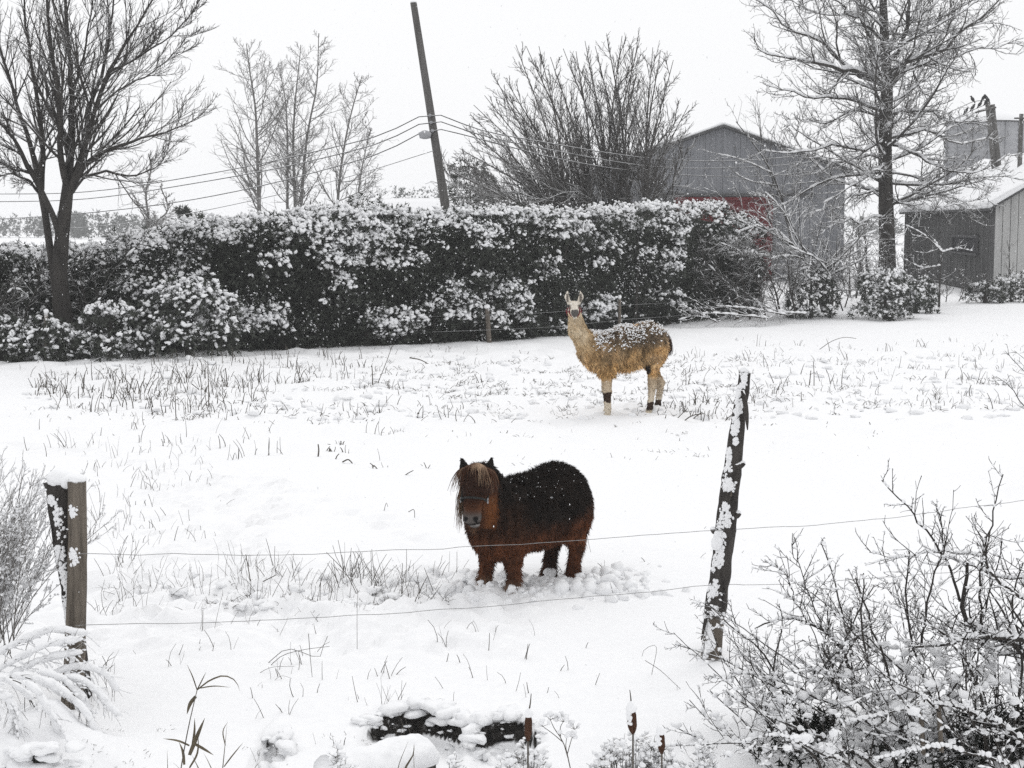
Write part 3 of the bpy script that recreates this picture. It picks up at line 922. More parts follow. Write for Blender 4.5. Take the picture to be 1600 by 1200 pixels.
# ------------------------------------------------------------------ broad many-stemmed bush-tree behind the hedge
def willow():
    rng = np.random.default_rng(44)
    Y = 54.0
    t = thing('tree', 'broad bushy bare willow with many ascending stems behind the hedge', 'tree', (W(930, 480, Y)[0], Y, 0))
    limbs = []
    tips = [(718, 218), (735, 165), (757, 135), (770, 100), (806, 56), (822, 58), (842, 58), (880, 62), (914, 50), (930, 58), (948, 40), (972, 42), (1000, 45), (1032, 65), (1052, 80), (1076, 150), (1064, 165), (700, 250), (715, 275), (790, 110), (860, 75), (900, 66), (990, 60), (1020, 60), (1068, 205), (745, 195), (702, 240), (712, 255), (726, 185), (698, 292), (740, 150), (708, 225), (780, 120)]
    for i, (tx, ty) in enumerate(tips):
        bx = np.interp(tx, [700, 900, 1076], [858, 935, 1010]) + rng.normal(0, 22)
        by = 352 + rng.uniform(0, 30)
        ty = ty + 14
        mx = bx + (tx - bx) * .42 + (14 if tx < 950 else -10); my = by + (ty - by) * .45
        z = rng.normal(0, 1.4)
        limbs.append(([(bx, by + 90), (bx, by), (mx, my), (tx, ty)], [Y + z * .2, Y + z * .3, Y + z * .7, Y + z], rng.uniform(.05, .085), .010))
    Pl, Rl = limb_set(limbs, 12)
    for p, r in zip(Pl, Rl):
        mb = MB(); tubes(mb, p, r, 7); mb.build('stem', M['twig_grey'], t)
    P1, R1 = spread(rng, Pl, Rl, 20, .20, .93, 26, 9, .34, 7, up=.04, wander=.06, rr=.5, rmin=.013, tip=.45, tipshort=.86)
    P2, R2 = spread(rng, P1, R1, 7, .12, .98, 28, 10, .50, 4, up=.06, wander=.1, rr=.6, rmin=.0105)
    P3, R3 = spread(rng, P2, R2, 2, .2, .95, 32, 10, .64, 3, up=.06, wander=.12, rr=.75, rmin=.0095)
    low = [([(880, 420), (880, 372), (800, 330), (715, 300)], [Y, Y - .3, Y - .9, Y - 1.4], .05, .012), ([(900, 420), (890, 360), (835, 308), (720, 290), (690, 262)], [Y, Y - .4, Y - 1, Y - 1.5, Y - 2], .05, .01), ([(960, 420), (960, 380), (905, 300), (830, 320)], [Y, Y - .7, Y - 1.2, Y - 1.9], .05, .01), ([(1010, 420), (1015, 360), (1050, 290), (1075, 230)], [Y, Y - .4, Y - 1, Y - 1.2], .05, .01), ([(1000, 420), (1000, 370), (1040, 340), (1090, 320)], [Y, Y - .8, Y - 1.5, Y - 2], .045, .01), ([(1010, 420), (1005, 350), (1012, 290), (1060, 180)], [Y, Y, Y + .3, Y + .5], .07, .012)]
    Pw, Rw = limb_set(low, 10)
    Pw1, Rw1 = spread(rng, Pw, Rw, 20, .15, .97, 38, 12, .34, 6, up=.06, wander=.12, rr=.5, rmin=.014)
    Pw2, Rw2 = spread(rng, Pw1, Rw1, 8, .15, .97, 40, 12, .5, 4, up=.06, wander=.14, rr=.6, rmin=.011)
    mb = MB(); tubes(mb, P1, R1, 4); tubes(mb, P2, R2, 3); tubes(mb, P3, R3, 3)
    mb.build('crown', M['twig_grey'], t, kind='stuff')
    mb = MB(); tubes(mb, Pw, Rw, 6); tubes(mb, Pw1, Rw1, 4); tubes(mb, Pw2, Rw2, 3)
    mb.build('low_branches', M['twig_snowy'], t, kind='stuff')

willow()

# ------------------------------------------------------------------ three slim trees far behind the hedge
def slim_tree(seed, label, trunks, Y, wide=1.0, dens=1.0):
    rng = np.random.default_rng(seed)
    t = thing('tree', label, 'tree', (W(trunks[0][0][0][0], 480, Y)[0], Y, 0), 'slim bare trees behind the hedge')
    mb = MB()
    for pts, dy, r0 in trunks:
        P, R = limb_set([(pts, [Y + dy * i for i in range(len(pts))], r0, .02)], 16)
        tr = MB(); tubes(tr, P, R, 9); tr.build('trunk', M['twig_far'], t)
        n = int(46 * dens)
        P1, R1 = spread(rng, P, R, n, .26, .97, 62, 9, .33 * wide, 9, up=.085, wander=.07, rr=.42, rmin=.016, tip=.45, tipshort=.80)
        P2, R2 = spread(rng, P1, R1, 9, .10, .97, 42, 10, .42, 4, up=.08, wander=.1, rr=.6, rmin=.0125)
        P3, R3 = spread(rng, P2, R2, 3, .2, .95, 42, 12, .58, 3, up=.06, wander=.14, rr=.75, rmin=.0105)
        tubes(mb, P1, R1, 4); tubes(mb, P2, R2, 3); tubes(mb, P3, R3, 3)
    mb.build('crown', M['twig_far'], t, kind='stuff')

slim_tree(51, 'leftmost of three slim bare trees in front of white sky', [([(407, 430), (405, 330), (402, 240), (398, 160), (390, 110), (385, 68)], .1, .15)], 84, 1.15)
slim_tree(52, 'middle and tallest of three slim bare trees, several stems', [([(462, 430), (461, 310), (458, 230), (462, 150), (468, 95), (470, 70)], .1, .13), ([(450, 430), (449, 320), (449, 220), (445, 150), (435, 100)], -.25, .11), ([(467, 430), (472, 300), (482, 200), (494, 140), (498, 52)], .3, .12)], 88, .85, .8)
slim_tree(53, 'rightmost and shortest of three slim bare trees, leaning right', [([(525, 430), (528, 310), (536, 240), (548, 180), (556, 150), (566, 118)], .2, .11), ([(556, 430), (560, 300), (570, 240), (580, 200)], -.2, .07)], 82, .95, .8)
slim_tree(54, 'small spindly bare tree above the hedge right of big tree', [([(225, 420), (232, 345), (228, 300), (236, 262), (232, 240)], .2, .07), ([(236, 420), (246, 345), (262, 330), (250, 290)], -.2, .05)], 60, .9, .45)

# ------------------------------------------------------------------ cedar foliage
def sprays(mb, pos, out, rng, size, droop=0.5):
    """flat cedar fans: pos (m,3), out (m,3) directions"""
    m = len(pos)
    d = nrm(out + rng.normal(0, .45, (m, 3)) + np.array([0, 0, -droop]))
    s = nrm(np.cross(d, rng.normal(size=(m, 3))))
    L = (size * rng.uniform(.6, 1.35, m))[:, None]
    b = np.cross(s, d)
    pts = [pos, pos + d * L * .45 + s * L * .10, pos + d * L, pos + d * L * .45 - s * L * .10,
           pos + d * L * .25 + s * L * .04, pos + d * L * .62 + s * L * .48 + b * L * .1, pos + d * L * .45 + s * L * .06,
           pos + d * L * .25 - s * L * .04, pos + d * L * .62 - s * L * .48 + b * L * .1, pos + d * L * .45 - s * L * .06]
    v = np.stack(pts, 1)
    o = (np.arange(m) * 10)[:, None]
    mb.add(v.reshape(-1, 3), [o + np.array([[0, 1, 2, 3]]), o + np.array([[4, 5, 6]]), o + np.array([[7, 8, 9]])])

def cedar_mass(fol, sno, C, Rx, Rz, outdir, rng, per, snow_amt, size=.17, ssize=.085, base=ICO0):
    """boughs C (m,3) with horizontal radius Rx and vertical Rz; foliage on the outer side, snow on the top"""
    m = len(C)
    k = per
    d = nrm(rng.normal(size=(m, k, 3)) * np.array([1, 1, .8]) + outdir[:, None, :] * .9 + np.array([0, 0, .25]))
    p = C[:, None] + d * np.stack([Rx, Rx, Rz], 1)[:, None] * rng.uniform(.75, 1.05, (m, k, 1))
    sprays(fol, p.reshape(-1, 3), d.reshape(-1, 3), rng, size)
    ks = 13
    d = nrm(rng.normal(size=(m, ks, 3)) * np.array([1, 1, .35]) + outdir[:, None, :] * .75 + np.array([0, 0, .75]))
    d[..., 2] = np.abs(d[..., 2])
    p = C[:, None] + d * np.stack([Rx, Rx, Rz], 1)[:, None] * 1.06
    keep = rng.random((m, ks)) < snow_amt[:, None]
    p, d = p[keep], d[keep]
    s = ssize * rng.uniform(.45, 1.35, len(p))
    ax = nrm(np.stack([d[:, 0], d[:, 1], -np.abs(rng.normal(.35, .25, len(d)))], 1))
    blobs(sno, p + np.array([0, 0, .015]), np.stack([s * 1.2, s * .87, s * .57], 1), rng, base, .35, nrm(ax + rng.normal(0, .5, ax.shape)))
    p = p + rng.normal(0, .75, p.shape) * s[:, None]; s = s * rng.uniform(.4, .9, len(s))
    blobs(sno, p + np.array([0, 0, .015]), np.stack([s * 1.3, s * .95, s * .7], 1), rng, OCT, .3, nrm(ax + rng.normal(0, .5, ax.shape)))

HB = [(-140, 556), (0, 550), (120, 548), (220, 551), (400, 549), (600, 541), (770, 535), (900, 524), (1000, 513), (1090, 503), (1160, 494), (1230, 490)]
HT = [(-140, 380), (0, 378), (40, 395), (80, 400), (120, 388), (160, 372), (220, 362), (300, 350), (420, 340), (500, 328), (600, 326), (700, 330), (800, 325), (900, 330), (1000, 322), (1090, 318), (1140, 320), (1175, 330), (1205, 362), (1235, 410)]

def hedge():
    rng = np.random.default_rng(71)
    bp = np.array([G(*p)[:2] for p in HB]); bpx = np.array([p[0] for p in HB], float)
    tpx = np.array([p[0] for p in HT], float); tpy = np.array([p[1] for p in HT], float)
    thick = 2.0
    def frame(px):
        x, y = np.interp(px, bpx, bp[:, 0]), np.interp(px, bpx, bp[:, 1])
        ty = np.interp(px, tpx, tpy)
        h = np.array([W(a, b, c + .7)[2] for a, b, c in zip(px, ty, y)])
        return x, y, h
    t = thing('hedge', 'tall dense snow laden dark cedar hedge along the far field edge', 'hedge', (bp[4, 0], bp[4, 1] + 1, 0))
    # dark body
    px = np.linspace(-140, 1205, 150)
    x, y, h = frame(px)
    tdir = nrm(np.gradient(np.stack([x, y], 1), axis=0)); nout = np.stack([tdir[:, 1], -tdir[:, 0]], 1)
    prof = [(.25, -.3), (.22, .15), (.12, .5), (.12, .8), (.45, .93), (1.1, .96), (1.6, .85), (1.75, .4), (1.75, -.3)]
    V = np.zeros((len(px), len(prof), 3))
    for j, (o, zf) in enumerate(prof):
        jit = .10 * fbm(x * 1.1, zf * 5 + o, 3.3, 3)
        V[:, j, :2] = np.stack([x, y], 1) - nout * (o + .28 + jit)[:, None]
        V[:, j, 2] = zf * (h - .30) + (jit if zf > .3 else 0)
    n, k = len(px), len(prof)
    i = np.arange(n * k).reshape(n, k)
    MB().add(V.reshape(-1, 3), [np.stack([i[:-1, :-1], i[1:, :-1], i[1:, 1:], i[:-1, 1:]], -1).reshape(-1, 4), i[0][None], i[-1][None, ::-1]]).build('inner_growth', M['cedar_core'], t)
    # boughs
    m = 2300
    pb = rng.uniform(-135, 1195, m)
    v = rng.beta(1.15, .95, m)
    topm = rng.random(m) < .20
    x, y, h = frame(pb)
    nx = np.interp(pb, px, nout[:, 0]); ny = np.interp(pb, px, nout[:, 1])
    clump = fbm(x * 1.25, v * h * 1.35, 5.1, 3)
    bulge = .10 + .30 * clump + .14 * fbm(x * .33, v * 2.0, 8.8, 2) - .2 * (v < .12)
    back = np.where(topm, rng.uniform(0, 1.5, m), 0)
    v = np.where(topm, .97, v * .94)
    zt = v * h - .15 + np.where(topm, .10 * clump + .05, 0)
    C = np.stack([x + nx * (bulge - .38) - nx * back, y + ny * (bulge - .38) - ny * back, np.maximum(zt, .1)], 1)
    Rx = rng.uniform(.20, .40, m); Rz = Rx * rng.uniform(.55, .8, m)
    # snow lies thick on the crest and on the outward clumps, thin low down and at both ends
    sn = .28 + .72 * np.clip((v - .62) / .3, 0, 1) + .85 * clump - .5 * np.clip((.22 - v) / .22, 0, 1)
    sn += .5 * fbm(x * .55, v * 3.1, 21.0, 2)
    sn *= np.interp(pb, [-140, 90, 190, 260, 1060, 1110, 1150], [.35, .35, .45, 1, 1, .75, .55])
    sn = sstep(.0, 1.0, sn) * .9
    outd = np.stack([nx, ny, np.zeros(m)], 1)
    fol, sno = MB(), MB()
    cedar_mass(fol, sno, C, Rx, Rz, outd, rng, 20, sn, .155, .060)
    nf = 15000                                               # shaded foliage in the hollows
    pf = rng.uniform(-135, 1200, nf); xf, yf, hf = frame(pf); vf = rng.random(nf)
    of = np.stack([np.interp(pf, px, nout[:, 0]), np.interp(pf, px, nout[:, 1]), 0 * pf], 1)
    sprays(fol, np.stack([xf, yf, vf * (hf - .25)], 1) - of * (.10 + .28 * rng.random(nf))[:, None], of + np.array([0, 0, .1]), rng, .17)
    ns = 15000                                                # fine snow caught deeper in
    pf = rng.uniform(-135, 1190, ns); xf, yf, hf = frame(pf); vf = rng.random(ns)
    of = np.stack([np.interp(pf, px, nout[:, 0]), np.interp(pf, px, nout[:, 1]), 0 * pf], 1)
    kf = rng.random(ns) < np.clip(.36 + .75 * fbm(xf * 1.6, vf * 5, 33.0, 3) - .35 * (vf < .12), 0, 1)
    sf = .008 + .026 * rng.random(ns) ** 1.6
    ax_ = nrm(of + rng.normal(0, .5, of.shape) + np.array([0, 0, -.4]))
    pp = np.stack([xf, yf, vf * (hf - .25)], 1) - of * (.02 + .2 * rng.random(ns))[:, None]
    blobs(sno, pp[kf], np.stack([sf * 1.7, sf * .9, sf * .6], 1)[kf], rng, OCT, .35, ax_[kf])
    fine = rng.integers(0, m, 6500)
    q = C[fine] + nrm(rng.normal(size=(6500, 3)) + outd[fine] * 1.1 + np.array([0, 0, .35])) * Rx[fine][:, None] * 1.08
    kk = rng.random(6500) < sn[fine] * .75 + .06
    blobs(sno, q[kk], rng.uniform(.012, .034, kk.sum()), rng, OCT, .3)
    fol.build('foliage', M['cedar'], t, kind='stuff')
    sno.build('snow', M['snow'], t, kind='stuff')
    # lower stems that show through at the foot
    for a in np.arange(-120, 1180, 62):
        a = a + rng.uniform(-15, 15)
        xx, yy, hh = frame(np.array([a]))
        b = np.array([xx[0], yy[0] + .35, -.1])
        P = resample(np.stack([b, b + (rng.normal(0, .1), 0, 1.0), b + (rng.normal(0, .15), .3, hh[0] * .8)]), 8)
        mb = MB(); tubes(mb, P, np.linspace(.07, .03, 8), 6); mb.build('stem', M['bark'], t)

hedge()

def cedar(label, px, pyb, pyt, Y, wpx, seed, snow=.5, n=46, name='cedar_bush', cat='bush', group='cedars by the hedge', size=.17, per=22, bushy=True):
    rng = np.random.default_rng(seed)
    zb = max(W(px, pyb, Y)[2], 0.0) * 0; top = W(px, pyt, Y); hw = wpx * Y / FPX / 2
    t = thing(name, label, cat, (top[0], Y, 0), group)
    h = top[2]
    mb = MB(); tubes(mb, [[[top[0], Y, -.1], [top[0], Y, h * .9]]], [[.09, .02]], 6); mb.build('stem', M['bark'], t)
    z = rng.uniform(.08, 1, n)
    prof = np.sqrt(np.clip(1 - ((z - .38) / .64) ** 2, 0.02, 1)) if bushy else (1.05 - z)
    a = rng.uniform(0, 2 * math.pi, n)
    r = hw * prof * rng.uniform(.55, .92, n)
    rx = np.clip(hw * .42, .12, .45) * rng.uniform(.7, 1.1, n)
    C = np.stack([top[0] + r * np.cos(a), Y + r * np.sin(a) * .9, z * h - rx * .3], 1)
    od = nrm(np.stack([np.cos(a), np.sin(a), 0 * a], 1) + np.array([0, -.35, 0]))
    fol, sno = MB(), MB()
    cedar_mass(fol, sno, C, rx, rx * .7, od, rng, per, np.clip(snow * (.4 + .7 * z), 0, 1) * .8, size, .058)
    fol.build('crown', M['cedar'], t, kind='stuff'); sno.build('snow', M['snow'], t, kind='stuff')

cedar('rounded snowy cedar bush at the foot of the big left tree', 172, 556, 480, 33.0, 105, 81, .5, 60)
cedar('low snowy bush behind the leftmost far fence post', 62, 562, 503, 33.0, 120, 82, .42, 70)
cedar('snowy bush cut by the left picture edge below the hedge', -8, 562, 492, 32.9, 80, 83, .5, 50)
cedar('mound of snowy cedar before the dark hollow left in hedge', 292, 553, 442, 33.9, 150, 84, .6, 90)
cedar('dark rounded cedar rising above hedge left of the leaning pole', 572, 400, 306, 46, 72, 85, .3, 60)
cedar('small dark cedar above hedge below the slim trees', 492, 400, 318, 47, 60, 86, .4, 40)
cedar('dark round evergreen behind hedge right of the leaning pole', 735, 400, 252, 60, 80, 87, .06, 90, size=.3)
cedar('snowy low cedar bush at the foot of the tall right tree', 1385, 490, 425, 47.0, 92, 88, .75, 70)
cedar('small snowy bush right of the tall right tree foot', 1432, 480, 432, 50.0, 58, 89, .45, 40)
cedar('small snow dusted shrub under the shed window', 1540, 470, 442, 56, 50, 90, .4, 30)
cedar('low snowy shrub at the right edge under the pale gable', 1582, 468, 432, 57, 66, 91, .45, 40)
cedar('small snowy cedar left of the tall right tree foot', 1268, 492, 428, 47.6, 70, 92, .45, 46)
cedar('dark conifer peeping over the left end of the hedge', 286, 400, 326, 70, 30, 93, .1, 40, size=.3, bushy=False)
cedar('second dark conifer peeping over the left end of the hedge', 306, 400, 330, 74, 30, 94, .1, 40, size=.3, bushy=False)

# ------------------------------------------------------------------ bare brush between hedge and right tree
def brush(label, seed, Y, limbs, mat='twig_snowy', n1=10, n2=5, n3=0, snow=.5, r1=.010, cat='shrub', name='bare_shrub', up=.05, ang=42, group='bare shrubs by the barns', l1=.42):
    rng = np.random.default_rng(seed)
    t = thing(name, label, cat, (W(limbs[0][0][0][0], 480, Y)[0], Y, 0), group)
    P, R = limb_set([(p, [Y + a for a in ys], r0, r0 * .25) for p, ys, r0 in limbs], 10)
    for p, r in zip(P, R):
        mb = MB(); tubes(mb, p, r, 7); mb.build('limb', M[mat], t)
    P1, R1 = spread(rng, P, R, n1, .15, .97, ang, 14, l1, 7, up=up, wander=.14, rr=.55, rmin=r1)
    P2, R2 = spread(rng, P1, R1, n2, .15, .97, ang, 14, .5, 4, up=up, wander=.16, rr=.65, rmin=r1 * .8)
    mb = MB(); tubes(mb, P1, R1, 4); tubes(mb, P2, R2, 3)
    if n3:
        P3, R3 = spread(rng, P2, R2, n3, .2, .95, ang, 14, .55, 3, up=up, wander=.16, rr=.7, rmin=r1 * .65)
        tubes(mb, P3, R3, 3)
    mb.build('crown', M[mat], t, kind='stuff')
    if snow:
        sn = MB(); snow_on(sn, P, R, rng, .9, 2.0, .8); snow_on(sn, P1, R1, rng, snow, 1.3, .8, OCT); snow_on(sn, P2, R2, rng, snow * .5, .9, .8, OCT)
        sn.build('snow', M['snow'], t, kind='stuff')

brush('arching snow covered bare shrub in front of the red barn door', 101, 48.5,
      [([(1290, 488), (1270, 420), (1235, 380), (1185, 352), (1140, 372), (1105, 400)], [0, 0, -.3, -.6, -.9, -1.2], .075),
       ([(1292, 488), (1285, 425), (1262, 405), (1200, 400), (1140, 395), (1095, 402)], [0, -.2, -.6, -1, -1.4, -1.6], .05),
       ([(1290, 488), (1280, 430), (1262, 418), (1235, 430), (1205, 438)], [0, -.4, -.9, -1.2, -1.5], .05),
       ([(1295, 488), (1290, 420), (1310, 392), (1340, 372), (1370, 360)], [0, .2, .4, .6, .8], .05),
       ([(1295, 488), (1300, 430), (1330, 415), (1362, 395)], [0, -.3, -.7, -1], .045),
       ([(1292, 488), (1275, 415), (1240, 365), (1225, 330), (1195, 300)], [0, .3, .5, .7, .9], .055),
       ([(1285, 488), (1262, 412), (1215, 370), (1165, 340), (1090, 318)], [0, .5, .9, 1.3, 1.6], .045),
       ([(1296, 488), (1300, 440), (1270, 400), (1255, 395), (1235, 385)], [0, -.6, -1.2, -1.6, -2], .04)], n1=14, n2=7, n3=2, snow=.6, up=-.01)
brush('slender sapling with upswept twigs before the grey barn', 102, 58,
      [([(1240, 480), (1236, 380), (1225, 320), (1205, 268), (1180, 228), (1150, 190)], [0, 0, 0, -.2, -.4, -.6], .07),
       ([(1228, 330), (1205, 275), (1190, 215), (1186, 170)], [0, .2, .4, .5], .035), ([(1205, 270), (1160, 250), (1110, 238)], [-.2, -.5, -.9], .03),
       ([(1230, 350), (1250, 310), (1245, 260), (1225, 205)], [0, .3, .5, .6], .03), ([(1215, 290), (1165, 280), (1130, 255)], [0, -.4, -.8], .03)], n1=9, n2=4, n3=2, snow=.3, up=.08)
brush('tangle of thin dark twigs at the right end of hedge', 103, 46.5,
      [([(1100 + 24 * i, 505 - 2 * i), (1090 + 24 * i, 450), (1070 + 26 * i - 12 * (i % 3), 400 - 10 * (i % 2)), (1045 + 26 * i, 352 + 9 * i)], [0, -.2, -.5, -.9], .035) for i in range(7)],
      mat='twig', n1=16, n2=8, n3=2, snow=.12, up=.02)
brush('fallen snowy twigs heaped at the hedge foot right of llama', 104, 43.5,
      [([(1200, 497), (1150, 492), (1100, 490), (1060, 500)], [.6, .2, 0, -.3], .03), ([(1230, 492), (1170, 482), (1120, 478)], [1.2, .8, .4], .03), ([(1120, 503), (1090, 488), (1070, 478)], [0, -.1, -.2], .025), ([(1260, 490), (1215, 486), (1180, 470)], [2, 1.5, 1.0], .025)],
      n1=12, n2=6, snow=.6, up=.03)
brush('thin sapling standing before the dark side wall of shed', 105, 52.5,
      [([(1467, 480), (1469, 430), (1472, 392)], [0, 0, 0], .045), ([(1472, 394), (1450, 372), (1432, 360), (1415, 352)], [0, -.2, -.4, -.6], .03), ([(1472, 394), (1495, 388), (1520, 392)], [0, .3, .6], .025), ([(1472, 392), (1462, 378), (1448, 362)], [0, .2, .4], .02), ([(1470, 415), (1440, 418), (1415, 405)], [0, .4, .7], .02), ([(1447, 470), (1449, 420), (1450, 394)], [.6, .6, .6], .035)],
      n1=5, n2=3, snow=.5, up=.06)
brush('tiny upright sapling against the pale gable boards', 106, 57,
      [([(1580, 462), (1578, 425), (1576, 380)], [0, 0, 0], .025)], mat='twig', n1=16, n2=3, snow=0, ang=48, l1=.35)
brush('low bare branching shrub left of the big left tree trunk', 107, 34.2,
      [([(20, 560), (10, 500), (-20, 450), (-60, 420)], [0, -.2, -.4, -.6], .035), ([(30, 560), (40, 490), (60, 440), (55, 400)], [0, .1, .2, .3], .03), ([(10, 560), (0, 480), (25, 450), (45, 462)], [0, -.3, -.6, -.8], .03), ([(130, 560), (150, 480), (180, 420), (215, 385)], [.4, .3, .3, .3], .03), ([(125, 560), (135, 480), (125, 420), (140, 385)], [.4, .5, .5, .5], .03), ([(40, 560), (20, 510), (-30, 480)], [0, -.4, -.7], .03)],
      mat='twig', n1=14, n2=7, n3=2, snow=.15, r1=.007)
brush('snowy low twigs behind far fence post left of big trunk', 108, 33.0,
      [([(95, 560), (80, 540), (45, 520)], [0, -.1, -.2], .02), ([(85, 560), (105, 530), (140, 512)], [0, 0, .1], .02), ([(60, 562), (40, 535), (0, 515)], [.2, .1, 0], .02), ([(215, 553), (190, 532), (165, 525)], [.3, .1, 0], .02), ([(205, 555), (225, 530), (235, 505)], [.3, .2, .2], .02)],
      n1=12, n2=6, snow=.5, r1=.007)
brush('bare twigs reaching in from the right edge over the field', 109, 17.0,
      [([(1680, 690), (1630, 655), (1597, 632), (1580, 605), (1556, 588)], [0, 0, 0, 0, 0], .012), ([(1660, 680), (1640, 620), (1598, 578), (1570, 548)], [0, .2, .3, .4], .010), ([(1660, 680), (1625, 600), (1600, 560), (1585, 548)], [0, -.2, -.3, -.3], .009)],
      mat='twig', n1=7, n2=2, snow=0, r1=.004, l1=.28)

brush('low dark twiggy undergrowth left of the tall right tree foot', 110, 46.8,
      [([(1215 + 34 * i, 492 - 2 * i), (1210 + 34 * i + 8 * (i % 3), 468), (1200 + 34 * i + 18 * (i % 2), 446), (1196 + 36 * i, 428 - 6 * (i % 3))], [.5 * i, .5 * i, .5 * i - .2, .5 * i - .3], .022) for i in range(7)],
      mat='twig', n1=16, n2=7, n3=2, snow=.2, up=.02, r1=.009)

brush('snowy scrub filling the gap right of the grey barn corner', 111, 53,
      [([(1300 + 19 * i, 486 - 2 * i), (1302 + 19 * i + 6 * (i % 3), 450), (1296 + 20 * i - 9 * (i % 2), 415), (1292 + 21 * i, 385 - 9 * (i % 3))], [.4 * i, .4 * i, .4 * i, .4 * i], .025) for i in range(7)],
      mat='twig', n1=16, n2=8, n3=2, snow=.35, up=.04, r1=.010)
brush('dark low scrub along the foot of the shed side wall', 112, 54,
      [([(1398 + 20 * i, 476 - i), (1400 + 20 * i + 5 * (i % 2), 456), (1396 + 20 * i, 436 - 7 * (i % 3))], [.3 * i, .3 * i, .3 * i], .02) for i in range(8)],
      mat='twig', n1=14, n2=7, n3=2, snow=.3, up=.03, r1=.009)

def bare_thicket():
    """thin upright stems seen between right tree and grey barn"""
    rng = np.random.default_rng(120)
    for i, px in enumerate(np.linspace(1328, 1372, 6)):
        Y = 60 + rng.uniform(-1, 2)
        b = W(px, 480, Y); b[2] = -.1
        tp = W(px + rng.normal(0, 8), rng.uniform(330, 372), Y)
        t = thing('sapling', ('first', 'second', 'third', 'fourth', 'fifth', 'sixth')[i] + ' thin sapling counted from the grey barn corner rightwards', 'sapling', b, 'thin saplings beside the tall right tree')
        P = resample(np.stack([b, (b + tp) / 2 + rng.normal(0, .1, 3), tp]), 8)[None]; R = np.linspace(.04, .012, 8)[None]
        mb = MB(); tubes(mb, P, R, 6); mb.build('trunk', M['twig'], t)
        P1, R1 = spread(rng, P, R, 12, .3, .97, 38, 10, .3, 5, up=.08, rr=.5, rmin=.012)
        P2, R2 = spread(rng, P1, R1, 4, .3, .97, 38, 10, .4, 4, up=.08, rr=.5, rmin=.01)
        mb = MB(); tubes(mb, P1, R1, 4); tubes(mb, P2, R2, 3); mb.build('crown', M['twig_snowy'], t, kind='stuff')
bare_thicket()

# ------------------------------------------------------------------ far woods
def far_woods():
    rng = np.random.default_rng(130)
    mat = mat_var('far_wood', (0.05, 0.056, 0.052), (0.12, 0.126, 0.12), .5, 0)
    mb = MB()
    def row(p0, p1, top, Y, n, wpx):
        for _ in range(n):
            px = rng.uniform(p0, p1)
            yy = Y + rng.uniform(-8, 8)
            hgt = W(px, np.interp(px, [p0, (p0 + p1) / 2, p1], top) + rng.normal(0, 3), yy)[2]
            x = W(px, 350, yy)[0]
            r = wpx * Y / FPX * rng.uniform(.6, 1.2)
            k = 24
            z = rng.uniform(.05, 1, k)
            a = rng.uniform(0, 2 * math.pi, k)
            q = r * (1.08 - z) * rng.uniform(.3, 1, k)
            pos = np.stack([x + q * np.cos(a), yy + q * np.sin(a), z * hgt], 1)
            sprays(mb, pos, np.stack([np.cos(a), np.sin(a), .5 + 0 * a], 1), rng, r * .95, 0)
    row(-60, 130, (345, 342, 338), 330, 90, 9)
    row(100, 240, (334, 336, 345), 300, 70, 9)
    row(596, 720, (297, 294, 290), 210, 60, 8)
    row(240, 340, (345, 350, 352), 330, 30, 8)
    row(-700, -60, (340, 338, 345), 340, 120, 12)
    row(720, 1700, (345, 345, 345), 340, 150, 12)
    tag(mb.build('far_woods', mat), 'grey distant line of woods beyond the snowy fields', 'woods', kind='stuff')

far_woods()

# ------------------------------------------------------------------ fence along the hedge
def far_fence():
    rng = np.random.default_rng(140)
    spec = [(72, 563, 489, 5.5, 'grey far fence post with snow cap before the big left tree'), (238, 549, 496, 5, 'dark far fence post under the snowy cedar mound left'), (502, 541, 478, 6, 'far fence post in front of the hedge middle'),
            (765, 536, 481, 6, 'leaning far fence post left of the llama head'), (968, 520, 466, 4, 'thin far fence post half hidden above the llama back'), (1152, 498, 452, 4, 'far fence post among fallen twigs right of llama')]
    tops = []
    for px, pb, pt, w, lab in spec:
        b = G(px, pb); Y = b[1]
        top = W(px - (4 if px in (765, 502) else 0), pt, Y)
        t = thing('fence_post', lab, 'post', (b[0], Y, 0), 'far fence posts along the hedge')
        r = w * .68 * Y / FPX
        P = resample(np.stack([b - (0, 0, .15), top]), 6)
        mb = MB(); tubes(mb, P, r * np.array([1, 1, .95, .95, .9, .85]), 8, True); mb.build('shaft', M['post_grey'], t)
        mb = MB(); blobs(mb, [top + (0, 0, .03)], np.array([[r * 1.15, r * 1.15, .06]]), rng, ICO1, .1); mb.build('snow_cap', M['snow'], t)
        tops.append((b, top))
    mat = mat_bark('far_wire', (0.06, 0.06, 0.06), (0.12, 0.12, 0.12), 0.3, 0.6, patch=.6, jitter=.9)
    for k, f in enumerate((.38, .80)):
        pts = [W(-60, (552, 531)[k], tops[0][0][1])]
        for b, tp in tops:
            pts.append(b + (tp - b) * f + np.array([0, -.08, 0]))
        P = np.concatenate([resample(np.stack([p, (p + q) / 2 - (0, 0, .05), q]), 12)[:-1] for p, q in zip(pts[:-1], pts[1:])])
        mb = MB(); tubes(mb, P, np.full(len(P), .0038), 5)
        tag(mb.build('fence_wire', mat), ('lower', 'upper')[k] + ' snowy wire of the far fence along the hedge', 'wire', 'far fence wires')

far_fence()

# ------------------------------------------------------------------ near fence
M['bark_post'] = mat_bark('bark_post', (0.02, 0.018, 0.017), (0.075, 0.068, 0.062), 0.62, 0.72, scale=14, patch=16, jitter=1.0, stretch=(1, 1, 0.3))
M['wood_post'] = mat_bark('wood_post', (0.04, 0.034, 0.028), (0.20, 0.172, 0.142), 0.8, 0.95, scale=18, patch=14, jitter=0.7, stretch=(1, 1, 0.08))

